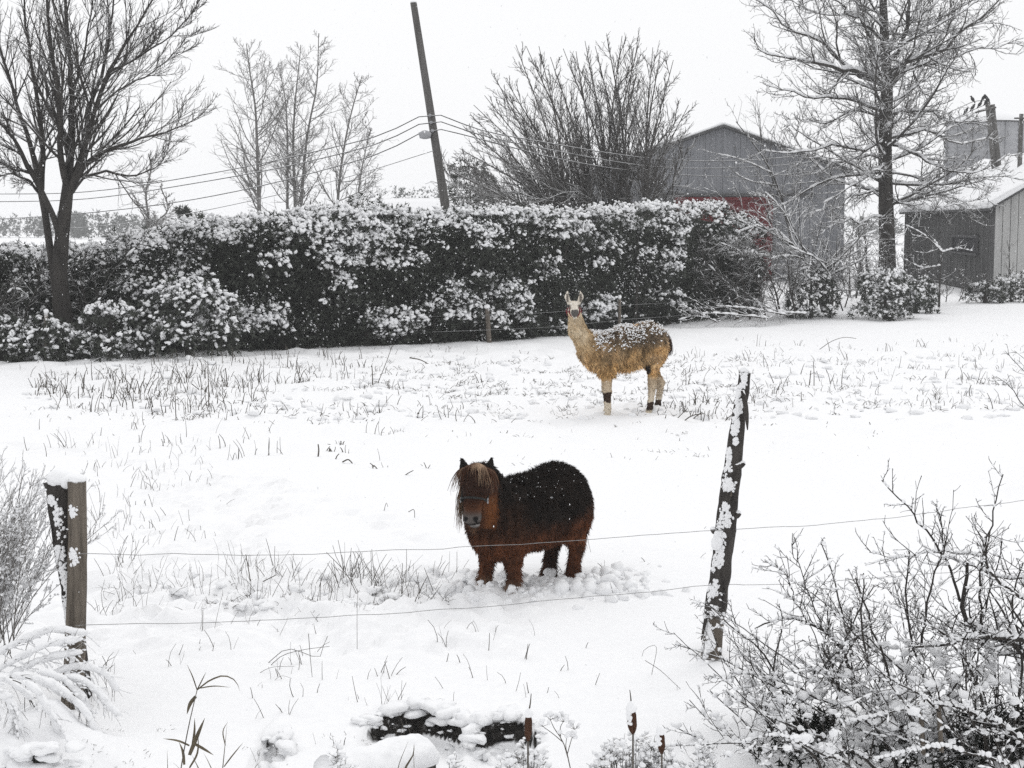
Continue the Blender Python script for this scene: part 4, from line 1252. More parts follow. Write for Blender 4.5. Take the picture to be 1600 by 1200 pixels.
def rough_post(mb, P, R, sides=20, amp=.10, seed=1.0, cap=True):
    """post with lumpy bark"""
    P = np.asarray(P, float); R = np.asarray(R, float)
    n0 = mb.n
    tubes(mb, P, R, sides, cap)
    v = mb.v[-1].reshape(len(P), sides, 3)
    d = v - P[:, None]
    k = 1 + amp * fbm(v[..., 0] * 30, v[..., 1] * 30 + seed, v[..., 2] * 9, 3)
    v[:] = P[:, None] + d * k[..., None]

def stick_snow(mb, P, R, rng, n, t0=.0, t1=1.0, az=(-2.6, -1.2), sz=.009, patch=(.012, .045)):
    """n ragged patches of wind-blown snow plastered on one face of a post, each of many small crumbs"""
    L = np.linalg.norm(P[-1] - P[0])
    k = 60
    ct = rng.uniform(t0, t1, n); ca = rng.uniform(*az, n)
    pl = rng.uniform(*patch, n) * (1 + (rng.random(n) < .25) * 1.0)
    t = (ct[:, None] + rng.normal(0, 1, (n, k)) * pl[:, None] / L).ravel()
    a = (ca[:, None] + rng.normal(0, 1, (n, k)) * np.clip(pl[:, None] / .06, .12, .42) * .5).ravel()
    ok = (t > .0) & (t < 1) & (np.abs(t - np.repeat(ct, k)) < np.repeat(pl, k) * 1.5 / L); t, a = t[ok] * (len(P) - 1), a[ok]
    i = np.minimum(t.astype(int), len(P) - 2); w = (t - i)[:, None]
    c = P[i] * (1 - w) + P[i + 1] * w; r = (R[i] * (1 - w[:, 0]) + R[i + 1] * w[:, 0])
    o = np.stack([np.cos(a), np.sin(a), 0 * a], 1)
    s = sz * rng.uniform(.5, 1.5, len(a))
    blobs(mb, c + o * r[:, None] * 1.0, np.stack([s * .7, s * 1.0, s * 1.2], 1), rng, ICO0, .3, o)

POST_Y = {}
def near_posts():
    rng = np.random.default_rng(150)
    # right: leaning barked stake
    b = G(1112, 1022); Y = b[1]; POST_Y['r'] = Y
    t = thing('fence_post', 'dark leaning bark covered stake with snow patches, right of the pony', 'post', (b[0], Y, 0), 'near fence posts')
    pts = [(1108, 1045), (1112, 1018), (1117, 960), (1128, 880), (1136, 800), (1147, 710), (1156, 640), (1164, 582)]
    P = resample(PL(pts, [Y, Y, Y, Y, Y + .02, Y + .04, Y + .05, Y + .06]), 60)
    R = np.interp(np.linspace(0, 1, 60), [0, .1, .3, .55, .8, 1], [.075, .072, .068, .064, .05, .036])
    mb = MB(); rough_post(mb, P[11:], R[11:] * 1.04, 22, .13, 3); mb.build('bark', M['bark_post'], t)
    mb = MB(); rough_post(mb, P[:60], R[:60] * .93, 18, .04, 8); mb.build('heartwood', M['wood_post'], t)
    def knob(px, py, dx, r):
        p = W(px, py, Y); mb = MB()
        Pk = np.stack([p + (-dx * .5, 0, -.01), p + (dx * .4, -.01, .0), p + (dx, -.015, .02)])
        rough_post(mb, resample(Pk, 6), np.array([r * 1.3, r * 1.2, r, r, r * .9, r * .7]), 10, .1, 5)
        o = mb.build('branch_stub', M['bark_post'], t)
        s = MB(); blobs(s, [p + (dx * .8, -.01, r * .95)], np.array([[r * .9, r * .8, r * .6]]), rng, ICO1, .15); s.build('snow', M['snow'], o)
    knob(1152, 727, .045, .022); knob(1147, 805, .035, .024); knob(1119, 830, -.03, .022)
    # splinter of bark peeling off near the top
    P2 = resample(PL([(1160, 610), (1166, 640), (1168, 672)], Y - .05), 6)
    mb = MB(); rough_post(mb, P2, np.array([.012, .016, .017, .015, .012, .004]), 8, .1, 2); mb.build('bark_splinter', M['bark_post'], t)
    P3 = resample(PL([(1104, 962), (1099, 985), (1096, 1000)], Y - .06), 6)
    mb = MB(); rough_post(mb, P3, np.array([.014, .014, .012, .01, .008, .004]), 8, .1, 2); mb.build('bark_splinter', M['bark_post'], t)
    sn = MB(); stick_snow(sn, P[8:], R[8:] * 1.06, rng, 26, az=(-2.6, -1.6))
    stick_snow(sn, P[2:12], R[2:12], rng, 5, az=(-2.7, -2.1))
    blobs(sn, [W(1163, 579, Y + .06), W(1122, 835, Y - .05), W(1120, 848, Y - .06), W(1112, 1003, Y - .07), W(1105, 1012, Y - .08)], np.array([[.035, .035, .02], [.03, .02, .03], [.04, .025, .05], [.035, .03, .04], [.05, .04, .03]]), rng, ICO1, .2)
    sn.build('snow', M['snow'], t, kind='stuff')
    # left: two posts bound together
    b = G(132, 1105); Y = b[1]; POST_Y['l'] = Y
    t = thing('fence_post', 'crossed pair of old posts capped with snow, left foreground', 'post', (b[0], Y, 0), 'near fence posts')
    P = resample(PL([(134, 1130), (132, 1100), (118, 980), (104, 870), (93, 765), (91, 752)], [Y + .06, Y + .06, Y + .05, Y + .05, Y + .05, Y + .05]), 50)
    R = np.interp(np.linspace(0, 1, 50), [0, .3, .6, .9, 1], [.055, .05, .056, .078, .082])
    mb = MB(); rough_post(mb, P, R, 22, .12, 12); mb.build('bark_post', M['bark_post'], t)
    Pd = resample(PL([(110, 1120), (113, 1085), (119, 960), (121, 850), (120, 752)], [Y - .05, Y - .05, Y - .06, Y - .05, Y - .04]), 50)
    Rd = np.interp(np.linspace(0, 1, 50), [0, .4, 1], [.066, .06, .053])
    mb = MB(); rough_post(mb, Pd, Rd, 20, .035, 30); mb.build('round_post', M['wood_post'], t)
    sn = MB()
    stick_snow(sn, P[14:], R[14:] * 1.05, rng, 13, az=(-2.1, -1.4))
    stick_snow(sn, Pd[8:], Rd[8:], rng, 6, az=(-2.0, -1.4), sz=.007, patch=(.008, .025))
    blobs(sn, [W(94, 747, Y + .03), W(88, 752, Y + .01), W(106, 752, Y), W(122, 748, Y - .05)], np.array([[.082, .08, .055], [.05, .05, .04], [.05, .05, .045], [.048, .05, .026]]), rng, ICO2, .06)
    sn.build('snow', M['snow'], t, kind='stuff')

near_posts()

def near_wires():
    rng = np.random.default_rng(155)
    yl, yr = POST_Y['l'] - .12, POST_Y['r'] - .08
    for k, (a, b, c, d, lab) in enumerate([((133, 866), (1117, 829), (1600, 781), (1760, 764), 'upper thin wire of the near fence passing before the pony'), ((138, 976), (1106, 915), (1440, 896), (1760, 868), 'lower thin wire of the near fence below the pony')]):
        pts = [W(118, a[1] + 1, yl - .02), W(*a, yl), W(*b, yr), W(*c, yr + (1.05 if k == 0 else .7)), W(*d, yr + 1.5)]
        P = np.concatenate([resample(np.stack([p, (p * .66 + q * .34) - (0, 0, .012 * np.linalg.norm(q - p)), (p * .3 + q * .7) - (0, 0, .009 * np.linalg.norm(q - p)), q]), 40)[:-1] for p, q in zip(pts[:-1], pts[1:])])
        P[:, 2] += .006 * vnoise(P[:, 0] * 4, 3.0 + k) + .003 * vnoise(P[:, 0] * 16, 7.0 + k)
        mb = MB(); tubes(mb, P, np.full(len(P), .0019), 5)
        tag(mb.build('fence_wire', M['wire']), lab, 'wire', 'near fence wires')
    b = W(1760, 764, yr + 1.5)
    t = thing('fence_post', 'next post of the near fence, outside right edge', 'post', (b[0], b[1], 0), 'near fence posts')
    P = resample(np.array([[b[0], b[1] + .07, -.2], [b[0] + .03, b[1] + .07, 1.5]]), 30)
    mb = MB(); rough_post(mb, P, np.full(30, .06), 16, .1, 4); mb.build('shaft', M['bark_post'], t)

near_wires()

# ------------------------------------------------------------------ animals: smooth blended bodies
def sdf_mesh(prims, lo, hi, h):
    """one continuous surface from blended ellipsoids and tapered capsules (naive surface nets)"""
    ax = [np.arange(l, u + h, h) for l, u in zip(lo, hi)]
    X, Y, Z = np.meshgrid(*ax, indexing='ij')
    X, Y, Z = [a.astype(np.float32) for a in (X, Y, Z)]
    F = np.full(X.shape, 9.0, np.float32)
    for p in prims:
        k = p[-1]
        if p[0] == 'e':
            _, c, r, yaw, pit, k = p
            x, y, z = X - c[0], Y - c[1], Z - c[2]
            ca, sa = math.cos(yaw), math.sin(yaw)
            x, y = x * ca + y * sa, -x * sa + y * ca
            ca, sa = math.cos(pit), math.sin(pit)
            x, z = x * ca + z * sa, -x * sa + z * ca
            k0 = np.sqrt((x / r[0]) ** 2 + (y / r[1]) ** 2 + (z / r[2]) ** 2)
            k1 = np.sqrt((x / r[0] ** 2) ** 2 + (y / r[1] ** 2) ** 2 + (z / r[2] ** 2) ** 2)
            d = k0 * (k0 - 1) / np.maximum(k1, 1e-5)
        else:
            _, a, b, ra, rb, k = p
            a, b = np.array(a, np.float32), np.array(b, np.float32)
            ba = b - a
            x, y, z = X - a[0], Y - a[1], Z - a[2]
            t = np.clip((x * ba[0] + y * ba[1] + z * ba[2]) / float(ba @ ba), 0, 1)
            d = np.sqrt((x - t * ba[0]) ** 2 + (y - t * ba[1]) ** 2 + (z - t * ba[2]) ** 2) - (ra + (rb - ra) * t)
        kk = max(k, 1e-4)
        if k < 0:                                   # carve
            kk = -k
            hh = np.clip(.5 - .5 * (F + d) / kk, 0, 1)
            F = F * (1 - hh) - d * hh + kk * hh * (1 - hh)
        else:
            hh = np.clip(.5 + .5 * (F - d) / kk, 0, 1)
            F = F * (1 - hh) + d * hh - kk * hh * (1 - hh)
    S = F < 0
    nx, ny, nz = F.shape
    corners = [(i, j, k) for i in (0, 1) for j in (0, 1) for k in (0, 1)]
    sl = lambda c: tuple(slice(o, n - 1 + o) for o, n in zip(c, F.shape))
    cnt = sum(S[sl(c)].astype(np.int8) for c in corners)
    act = (cnt > 0) & (cnt < 8)
    ci = np.argwhere(act)
    acc = np.zeros((len(ci), 3)); num = np.zeros(len(ci))
    for c in corners:
        for a in range(3):
            if c[a] == 0:
                d = list(c); d[a] = 1
                f0 = F[ci[:, 0] + c[0], ci[:, 1] + c[1], ci[:, 2] + c[2]]
                f1 = F[ci[:, 0] + d[0], ci[:, 1] + d[1], ci[:, 2] + d[2]]
                m = (f0 < 0) != (f1 < 0)
                t = f0[m] / (f0[m] - f1[m])
                pt = np.array(c, float)[None].repeat(m.sum(), 0); pt[:, a] += t
                acc[m] += pt; num[m] += 1
    V = (ci + acc / num[:, None]) * h + np.array(lo)
    vid = np.full(act.shape, -1, np.int64); vid[act] = np.arange(len(ci))
    quads = []
    for a in range(3):
        b, c = (a + 1) % 3, (a + 2) % 3
        s0 = [slice(None)] * 3; s1 = [slice(None)] * 3
        s0[a] = slice(0, -1); s1[a] = slice(1, None)
        A, B = S[tuple(s0)], S[tuple(s1)]
        e = np.argwhere(A != B)
        ok = (e[:, b] > 0) & (e[:, c] > 0) & (e[:, b] < F.shape[b] - 1) & (e[:, c] < F.shape[c] - 1)
        e = e[ok]
        ins = A[tuple(e.T)]
        def cell(ob, oc):
            q = e.copy(); q[:, b] += ob; q[:, c] += oc
            return vid[tuple(q.T)]
        q = np.stack([cell(-1, -1), cell(0, -1), cell(0, 0), cell(-1, 0)], 1)
        q[~ins] = q[~ins][:, ::-1]
        quads.append(q)
    return V, np.concatenate(quads)

def vnormals(V, Q):
    n = np.cross(V[Q[:, 2]] - V[Q[:, 0]], V[Q[:, 3]] - V[Q[:, 1]])
    N = np.zeros_like(V)
    for i in range(4):
        np.add.at(N, Q[:, i], n)
    return nrm(N)

def fur(mb, V, Q, N, rng, n, length, comb, colour, width, keep=None, spread_=.35, lift=.5, clump=0.0):
    """short hairs of bent blades rooted on the skin"""
    ar = np.linalg.norm(np.cross(V[Q[:, 2]] - V[Q[:, 0]], V[Q[:, 3]] - V[Q[:, 1]]), axis=1)
    qi = rng.choice(len(Q), n, p=ar / ar.sum())
    u, v = rng.random((2, n, 1))
    q = Q[qi]
    mixv = lambda A: (A[q[:, 0]] * (1 - u) + A[q[:, 1]] * u) * (1 - v) + (A[q[:, 3]] * (1 - u) + A[q[:, 2]] * u) * v
    p, nn = mixv(V), nrm(mixv(N))
    if keep is not None:
        k = keep(p, nn); p, nn = p[k], nn[k]; n = len(p)
    L = (length(p) * rng.uniform(.65, 1.25, n))[:, None]
    c = comb(p, nn)
    c = c - (c * nn).sum(-1, keepdims=True) * nn
    if clump:
        g = np.stack([vnoise(p[:, 0] * 22, p[:, 1] * 22, p[:, 2] * 22 + i * 9.7) for i in range(3)], 1) * clump
    else:
        g = 0
    d0 = nrm(nn * lift + c * .8 + rng.normal(0, spread_, (n, 3)) + g)
    d1 = nrm(d0 + c * .6 + np.array([0, 0, -.35]) + g * .5)
    s = nrm(np.cross(d0, rng.normal(size=(n, 3)))) * (width * rng.uniform(.6, 1.3, n))[:, None]
    r = p - nn * .004
    mid = r + d0 * L * .5
    tip = mid + d1 * L * .55
    v5 = np.stack([r - s, r + s, mid + s * .7, mid - s * .7, tip], 1)
    o = (np.arange(n) * 5)[:, None]
    col = colour(p, nn) * rng.uniform(.72, 1.3, (n, 1))
    mb.add(v5.reshape(-1, 3), [o + np.array([[0, 1, 2, 3]]), o + np.array([[3, 2, 4]])], np.repeat(col, 5, 0))

def mixc(a, b, t):
    t = np.asarray(t)[:, None]
    return np.asarray(a) * (1 - t) + np.asarray(b) * t

def animal_root(name, label, cat, x, y, z, ang):
    t = thing(name, label, cat, (x, y, z))
    t.rotation_euler = (0, 0, ang)
    return t

M['coat'] = mat_coat('coat_hair')
M['skin'] = mat_coat('coat_skin', .85)
M['eye'] = mat_var('eye_dark', (0.006, 0.005, 0.004), (0.012, 0.009, 0.007), 10, 0, rough=.12)
M['eye'].node_tree.nodes['Principled BSDF'].inputs['Specular IOR Level'].default_value = .5

def pony():
    rng = np.random.default_rng(200)
    yaw = math.radians(180 + 44)
    rx, ry = 0.115, 12.24
    t = animal_root('pony', 'shaggy dark brown pony with blond forelock standing in churned snow', 'pony', rx, ry, 0.0, yaw)
    hy = math.radians(36)                                   # the head turns left, to the camera
    f = np.array([math.cos(hy), math.sin(hy), 0]); l = np.array([-math.sin(hy), math.cos(hy), 0]); u = np.array([0, 0, 1.0])
    hp = np.array([0.655, 0.115, 0.93])                     # between the eyes, behind the forehead
    hd = lambda a, b, c: tuple(hp + f * a + l * b + u * c)
    P = [('e', (-.03, 0, .580), (.44, .325, .308), 0, 0, .02),
         ('e', (-.335, 0, .635), (.285, .30, .31), 0, 0, .10),
         ('e', (.30, 0, .52), (.24, .27, .28), 0, 0, .10),
         ('e', (.20, 0, .68), (.22, .13, .16), 0, 0, .10),
         ('c', (.34, .0, .63), (.56, .07, .90), .225, .15, .08),
         ('c', (.40, .03, .55), (.60, .10, .80), .17, .11, .08),
         # head
         ('e', hd(.0, 0, .0), (.112, .103, .122), hy, 0, .05),
         ('c', hd(.05, 0, .02), hd(.15, 0, -.24), .092, .062, .05),
         ('e', hd(.0, .0, -.11), (.098, .084, .13), hy, 0, .05),
         ('e', hd(.165, 0, -.262), (.066, .07, .055), hy, 0, .03),
         ('e', hd(.115, .012, -.315), (.046, .045, .032), hy, 0, .025),
         ('e', hd(.075, .085, .0), (.035, .022, .035), hy, 0, .03), ('e', hd(.075, -.085, .0), (.035, .022, .035), hy, 0, .03),
         ('e', hd(.235, .036, -.262), (.016, .014, .02), hy, 0, -.012), ('e', hd(.235, -.036, -.262), (.016, .014, .02), hy, 0, -.012),
         ('c', hd(.20, -.05, -.305), hd(.12, .10, -.292), .010, .012, -.012),
         # ears
         ('c', hd(-.03, .095, .085), hd(-.015, .120, .182), .042, .010, .02), ('c', hd(-.03, -.095, .085), hd(-.015, -.118, .172), .042, .010, .02),
         ('c', hd(.008, .102, .105), hd(.005, .113, .155), .014, .004, -.01), ('c', hd(.008, -.102, .105), hd(.005, -.112, .15), .014, .004, -.01)]
    def fore(x, y, hx, hyy):
        return [('e', (x, y * .9, .47), (.13, .11, .19), 0, 0, .07), ('c', (x, y, .42), (x + .01, y, .24), .088, .066, .05),
                ('c', (x + .01, y, .24), (hx, hyy, .10), .064, .045, .025), ('c', (hx, hyy, .09), (hx + .02, hyy, .0), .052, .062, .03), ('c', (hx + .02, hyy, .0), (hx + .025, hyy, -.05), .058, .064, .02)]
    def hind(x, y, hx, hyy):
        kx = x + .04
        return [('e', (x, y, .52), (.17, .115, .24), 0, 0, .07), ('c', (kx, y, .44), (hx - .035, hyy, .27), .10, .064, .05),
                ('c', (hx - .035, hyy, .27), (hx, hyy, .10), .062, .043, .025), ('c', (hx, hyy, .09), (hx + .02, hyy, .0), .050, .060, .03), ('c', (hx + .02, hyy, .0), (hx + .025, hyy, -.05), .056, .062, .02)]
    P += fore(.27, .135, .265, .135) + fore(.29, -.135, .315, -.15)
    P += hind(-.40, .145, -.43, .125) + hind(-.38, -.14, -.36, -.085)
    V, Q = sdf_mesh(P, (-.76, -.46, -.12), (1.02, .52, 1.16), .0145)
    N = vnormals(V, Q)
    black, rust, dark = (.0130, .0092, .0072), (.108, .038, .016), (.040, .018, .010)
    def head_c(p):
        q = p - hp
        return q @ f, q @ l, q[:, 2]
    def colour(p, nn):
        x, y, z = p.T
        nz = .5 * fbm(x * 5, y * 5, z * 5, 3)
        low = 1 - sstep(.40, .62, z + .10 * nz + .04 * np.cos(x * 5))
        low = np.maximum(low, .9 * (1 - sstep(-.55, -.44, x + .05 * nz)) * (1 - sstep(.5, .75, z)))
        c = mixc(black, rust, low)
        c = mixc(c, dark, .55 * sstep(.18, .34, x) * sstep(.38, .5, z) * (1 - sstep(.65, .8, z)))
        c = mixc(c, (.05, .022, .012), .55 * (z < .30) * (np.abs(x) < 2) * sstep(-.2, .3, nz))
        c = mixc(c, (.24, .17, .12), .75 * (1 - sstep(.02, .13, z)) * (x > 0))
        c = mixc(c, (.03, .018, .012), .7 * (y < -.02) * (z < .4) * (x < 0))  # far hind leg darkened: shade behind the belly put into the coat colour
        a, b, d = head_c(p)
        c = c * (1 + .5 * fbm(x * 26, y * 26, z * 12, 2))[:, None].clip(.45, 1.7)
        head = (a > -.10) & (np.abs(b) < .16) & (d > -.38) & (x > .52)
        hc = mixc((.036, .015, .009), (.125, .045, .015), sstep(.03, .10, b) * .8 * sstep(.06, .16, -d) + .25 * sstep(.1, .2, -d))
        hc = mixc(hc, (.085, .075, .07), sstep(.185, .25, -d - .2 * (a - .15) * 0) * sstep(.10, .15, a))
        hc = mixc(hc, (.30, .29, .28), .5 * (np.abs(d + .315) < .012) * (a > .12))
        for sg in (-1, 1):
            hc = mixc(hc, (.008, .007, .007), 1.0 * (((b - .038 * sg) / .018) ** 2 + ((d + .258) / .022) ** 2 < 1) * (a > .15))
        hc = mixc(hc, (.015, .012, .011), 1.0 * (np.abs(d + .302 - .12 * (b - .02)) < .011) * (a > .10))
        hc = mixc(hc, (.024, .011, .007), .8 * sstep(-.13, -.06, d) * (np.abs(b) < .12))
        hc = mixc(hc, (.012, .010, .009), (d > .07) * (np.abs(b) > .07) * 1.0)
        return np.where(head[:, None], hc, c)
    body = MB().add(V, [Q], colour(V, N)).build('body', M['skin'], t, local=True)
    # coat
    def comb(p, nn):
        return np.array([-.45, 0, -1.0])[None] + 0 * p
    def length(p):
        a, b, d = head_c(p)
        L = np.full(len(p), .040)
        L = np.where(p[:, 2] < .18, .045, L)
        L = np.where((a > -.06) & (p[:, 0] > .55), .020, L)
        L = np.where((a > .10) & (d < -.17), .006, L)
        L = np.where((p[:, 0] > .35) & (p[:, 2] < .5) & (p[:, 2] > .3), .05, L)
        return L
    mb = MB()
    fur(mb, V, Q, N, rng, 48000, length, comb, colour, .0029, keep=lambda p, nn: p[:, 2] > -.03, spread_=.28, lift=.45, clump=.35)
    mb.build('coat', M['coat'], t, local=True, kind='stuff')
    # mane, forelock, tail: long locks
    def locks(name, roots, dirs, lens, cols, r=.0026, wander=.12, grav=.35, n=8, skin=None):
        m = len(roots)
        out = np.zeros((m, n, 3)); out[:, 0] = roots
        cur = nrm(dirs)
        for s in range(1, n):
            cur = nrm(cur + rng.normal(0, wander, cur.shape) + np.array([0, 0, -grav]))
            out[:, s] = out[:, s - 1] + cur * (lens / (n - 1))[:, None]
            if skin is not None:
                out[:, s] = skin(out[:, s])
        mb = MB()
        tubes(mb, out, np.linspace(1.1, .3, n)[None] * (r * rng.uniform(.7, 1.5, m))[:, None], 3, col=None)
        mb.c.append(np.repeat(np.repeat(cols, n, 0), 3, 0))
        return mb.build(name, M['coat'], t, local=True, kind='stuff')
    def off_head(p):
        q = p - (hp + f * .01 + u * -.02)
        a, b, d = q @ f, q @ l, q[:, 2]
        k = np.sqrt((a / .134) ** 2 + (b / .114) ** 2 + (d / .160) ** 2)
        s = np.where(k < 1, 1 / np.maximum(k, .2), 1)[:, None]
        return hp + f * .01 + u * -.02 + q * s
    m = 620
    b = rng.normal(0, .055, m).clip(-.11, .11)
    roots = hp + f * rng.uniform(-.03, .04, m)[:, None] + l * b[:, None] + u * (.125 - 2.5 * b ** 2)[:, None]
    dirs = f * rng.uniform(.5, 1.0, m)[:, None] + l * (b * 3.5 + .12 + rng.normal(0, .28, m))[:, None] + u * .15
    blond = np.array([.40, .28, .19]); brown = np.array([.070, .028, .015])
    w = np.clip(1.3 * np.exp(-((b - .028) / .026) ** 2) + rng.normal(0, .22, m), 0, 1)
    locks('forelock', roots, dirs, rng.uniform(.07, .21, m) * (1 + .25 * (np.abs(b) > .07)), brown + (blond - brown) * w[:, None], .0028, .10, .32, 9, off_head)
    m = 420                                                  # long mane hanging beside the head on its far side and over the neck
    s = rng.random(m)
    side = rng.random(m) < .55
    crest = np.array([.60, .06, 1.02])[None] * (1 - s[:, None]) + np.array([.26, 0, .88])[None] * s[:, None]
    roots = crest + rng.normal(0, .018, (m, 3))
    rr = side & (s < .6)
    roots[rr] = hp + f * rng.uniform(-.08, .0, rr.sum())[:, None] - l * rng.uniform(.075, .105, rr.sum())[:, None] + u * rng.uniform(.0, .09, rr.sum())[:, None]
    ll = (~side) & (s < .35)
    roots[ll] = hp + f * rng.uniform(-.08, .0, ll.sum())[:, None] + l * rng.uniform(.09, .12, ll.sum())[:, None] + u * rng.uniform(.02, .10, ll.sum())[:, None]
    dirs = np.where(side[:, None], -l * .28, l * .3) + rng.normal(0, .13, (m, 3)) + np.array([0, 0, -.8])
    lens = rng.uniform(.16, .30, m); lens[rr] = rng.uniform(.25, .44, rr.sum()); lens[ll] = rng.uniform(.14, .26, ll.sum())
    cols = np.where(rr[:, None], np.array([.17, .11, .07]), np.where(ll[:, None], np.array([.24, .15, .09]), np.array([.014, .011, .009]))) * rng.uniform(.4, 1.5, (m, 1))
    locks('mane', roots, dirs, lens, cols, .0024, .09, .5, 9, off_head)
    m = 240
    roots = np.array([-.62, -.07, .70])[None] + rng.normal(0, .02, (m, 3))
    locks('tail', roots, np.array([-.25, -.1, -1])[None] + rng.normal(0, .1, (m, 3)), rng.uniform(.4, .6, m), np.array([.02, .012, .009])[None] * rng.uniform(.5, 1.6, (m, 1)), .003, .08, .4, 10)
    m = 40
    roots = np.array(hd(.10, .0, -.335))[None] + rng.normal(0, .016, (m, 3))
    locks('beard', roots, np.array([0, 0, -1.0])[None] + rng.normal(0, .25, (m, 3)), rng.uniform(.02, .06, m), np.array([.13, .07, .04])[None] * rng.uniform(.6, 1.3, (m, 1)), .0018, .1, .2, 5)
    # eyes and halter
    for s in (-1, 1):
        mb = MB(); blobs(mb, [hd(.093, .085 * s, .005)], np.array([[.018, .012, .018]]), rng, ICO2, 0, f[None]); mb.build('eye', M['eye'], t, local=True)
    strap = mat_var('halter_strap', (.014, .016, .016), (.034, .036, .035), 40, 0)
    def ring(c, ra, rb, tilt, n=28, a0=0, a1=2 * math.pi):
        th = np.linspace(a0, a1, n)
        fw, lf = f * math.cos(tilt) + u * math.sin(tilt), l
        return np.array(c)[None] + np.cos(th)[:, None] * fw * ra + np.sin(th)[:, None] * lf * rb
    h = MB(); tubes(h, ring(hd(.088, 0, -.135), .118, .099, .35), np.full(28, .009), 6)
    ho = h.build('halter', strap, t, local=True)
    h = MB(); tubes(h, ring(hd(-.06, 0, -.02), .15, .114, -1.15), np.full(28, .009), 6); h.build('head_strap', strap, ho, local=True)
    for s in (-1, 1):
        h = MB(); tubes(h, np.stack([hd(.07, .096 * s, -.14), hd(.0, .106 * s, -.06), hd(-.06, .110 * s, .0)]), np.full(3, .009), 6); h.build('cheek_strap', strap, ho, local=True)
        h = MB(); th = np.linspace(0, 2 * math.pi, 17)
        c = np.array(hd(.075, .106 * s, -.14))
        tubes(h, c[None] + np.cos(th)[:, None] * f * .017 + np.sin(th)[:, None] * u * .02, np.full(17, .0035), 5); h.build('ring', M['galv'], ho, local=True)
    # a dusting of snow on the back
    sn = MB(); k = (N[:, 2] > .45) & (V[:, 2] > .7) & (V[:, 0] < .5)
    q = rng.choice(np.flatnonzero(k), 110); blobs(sn, V[q] + N[q] * .02, rng.uniform(.0012, .0034, 110), rng, ICO0, .3)
    sn.build('snow_flecks', M['snow'], t, local=True, kind='stuff')

pony()

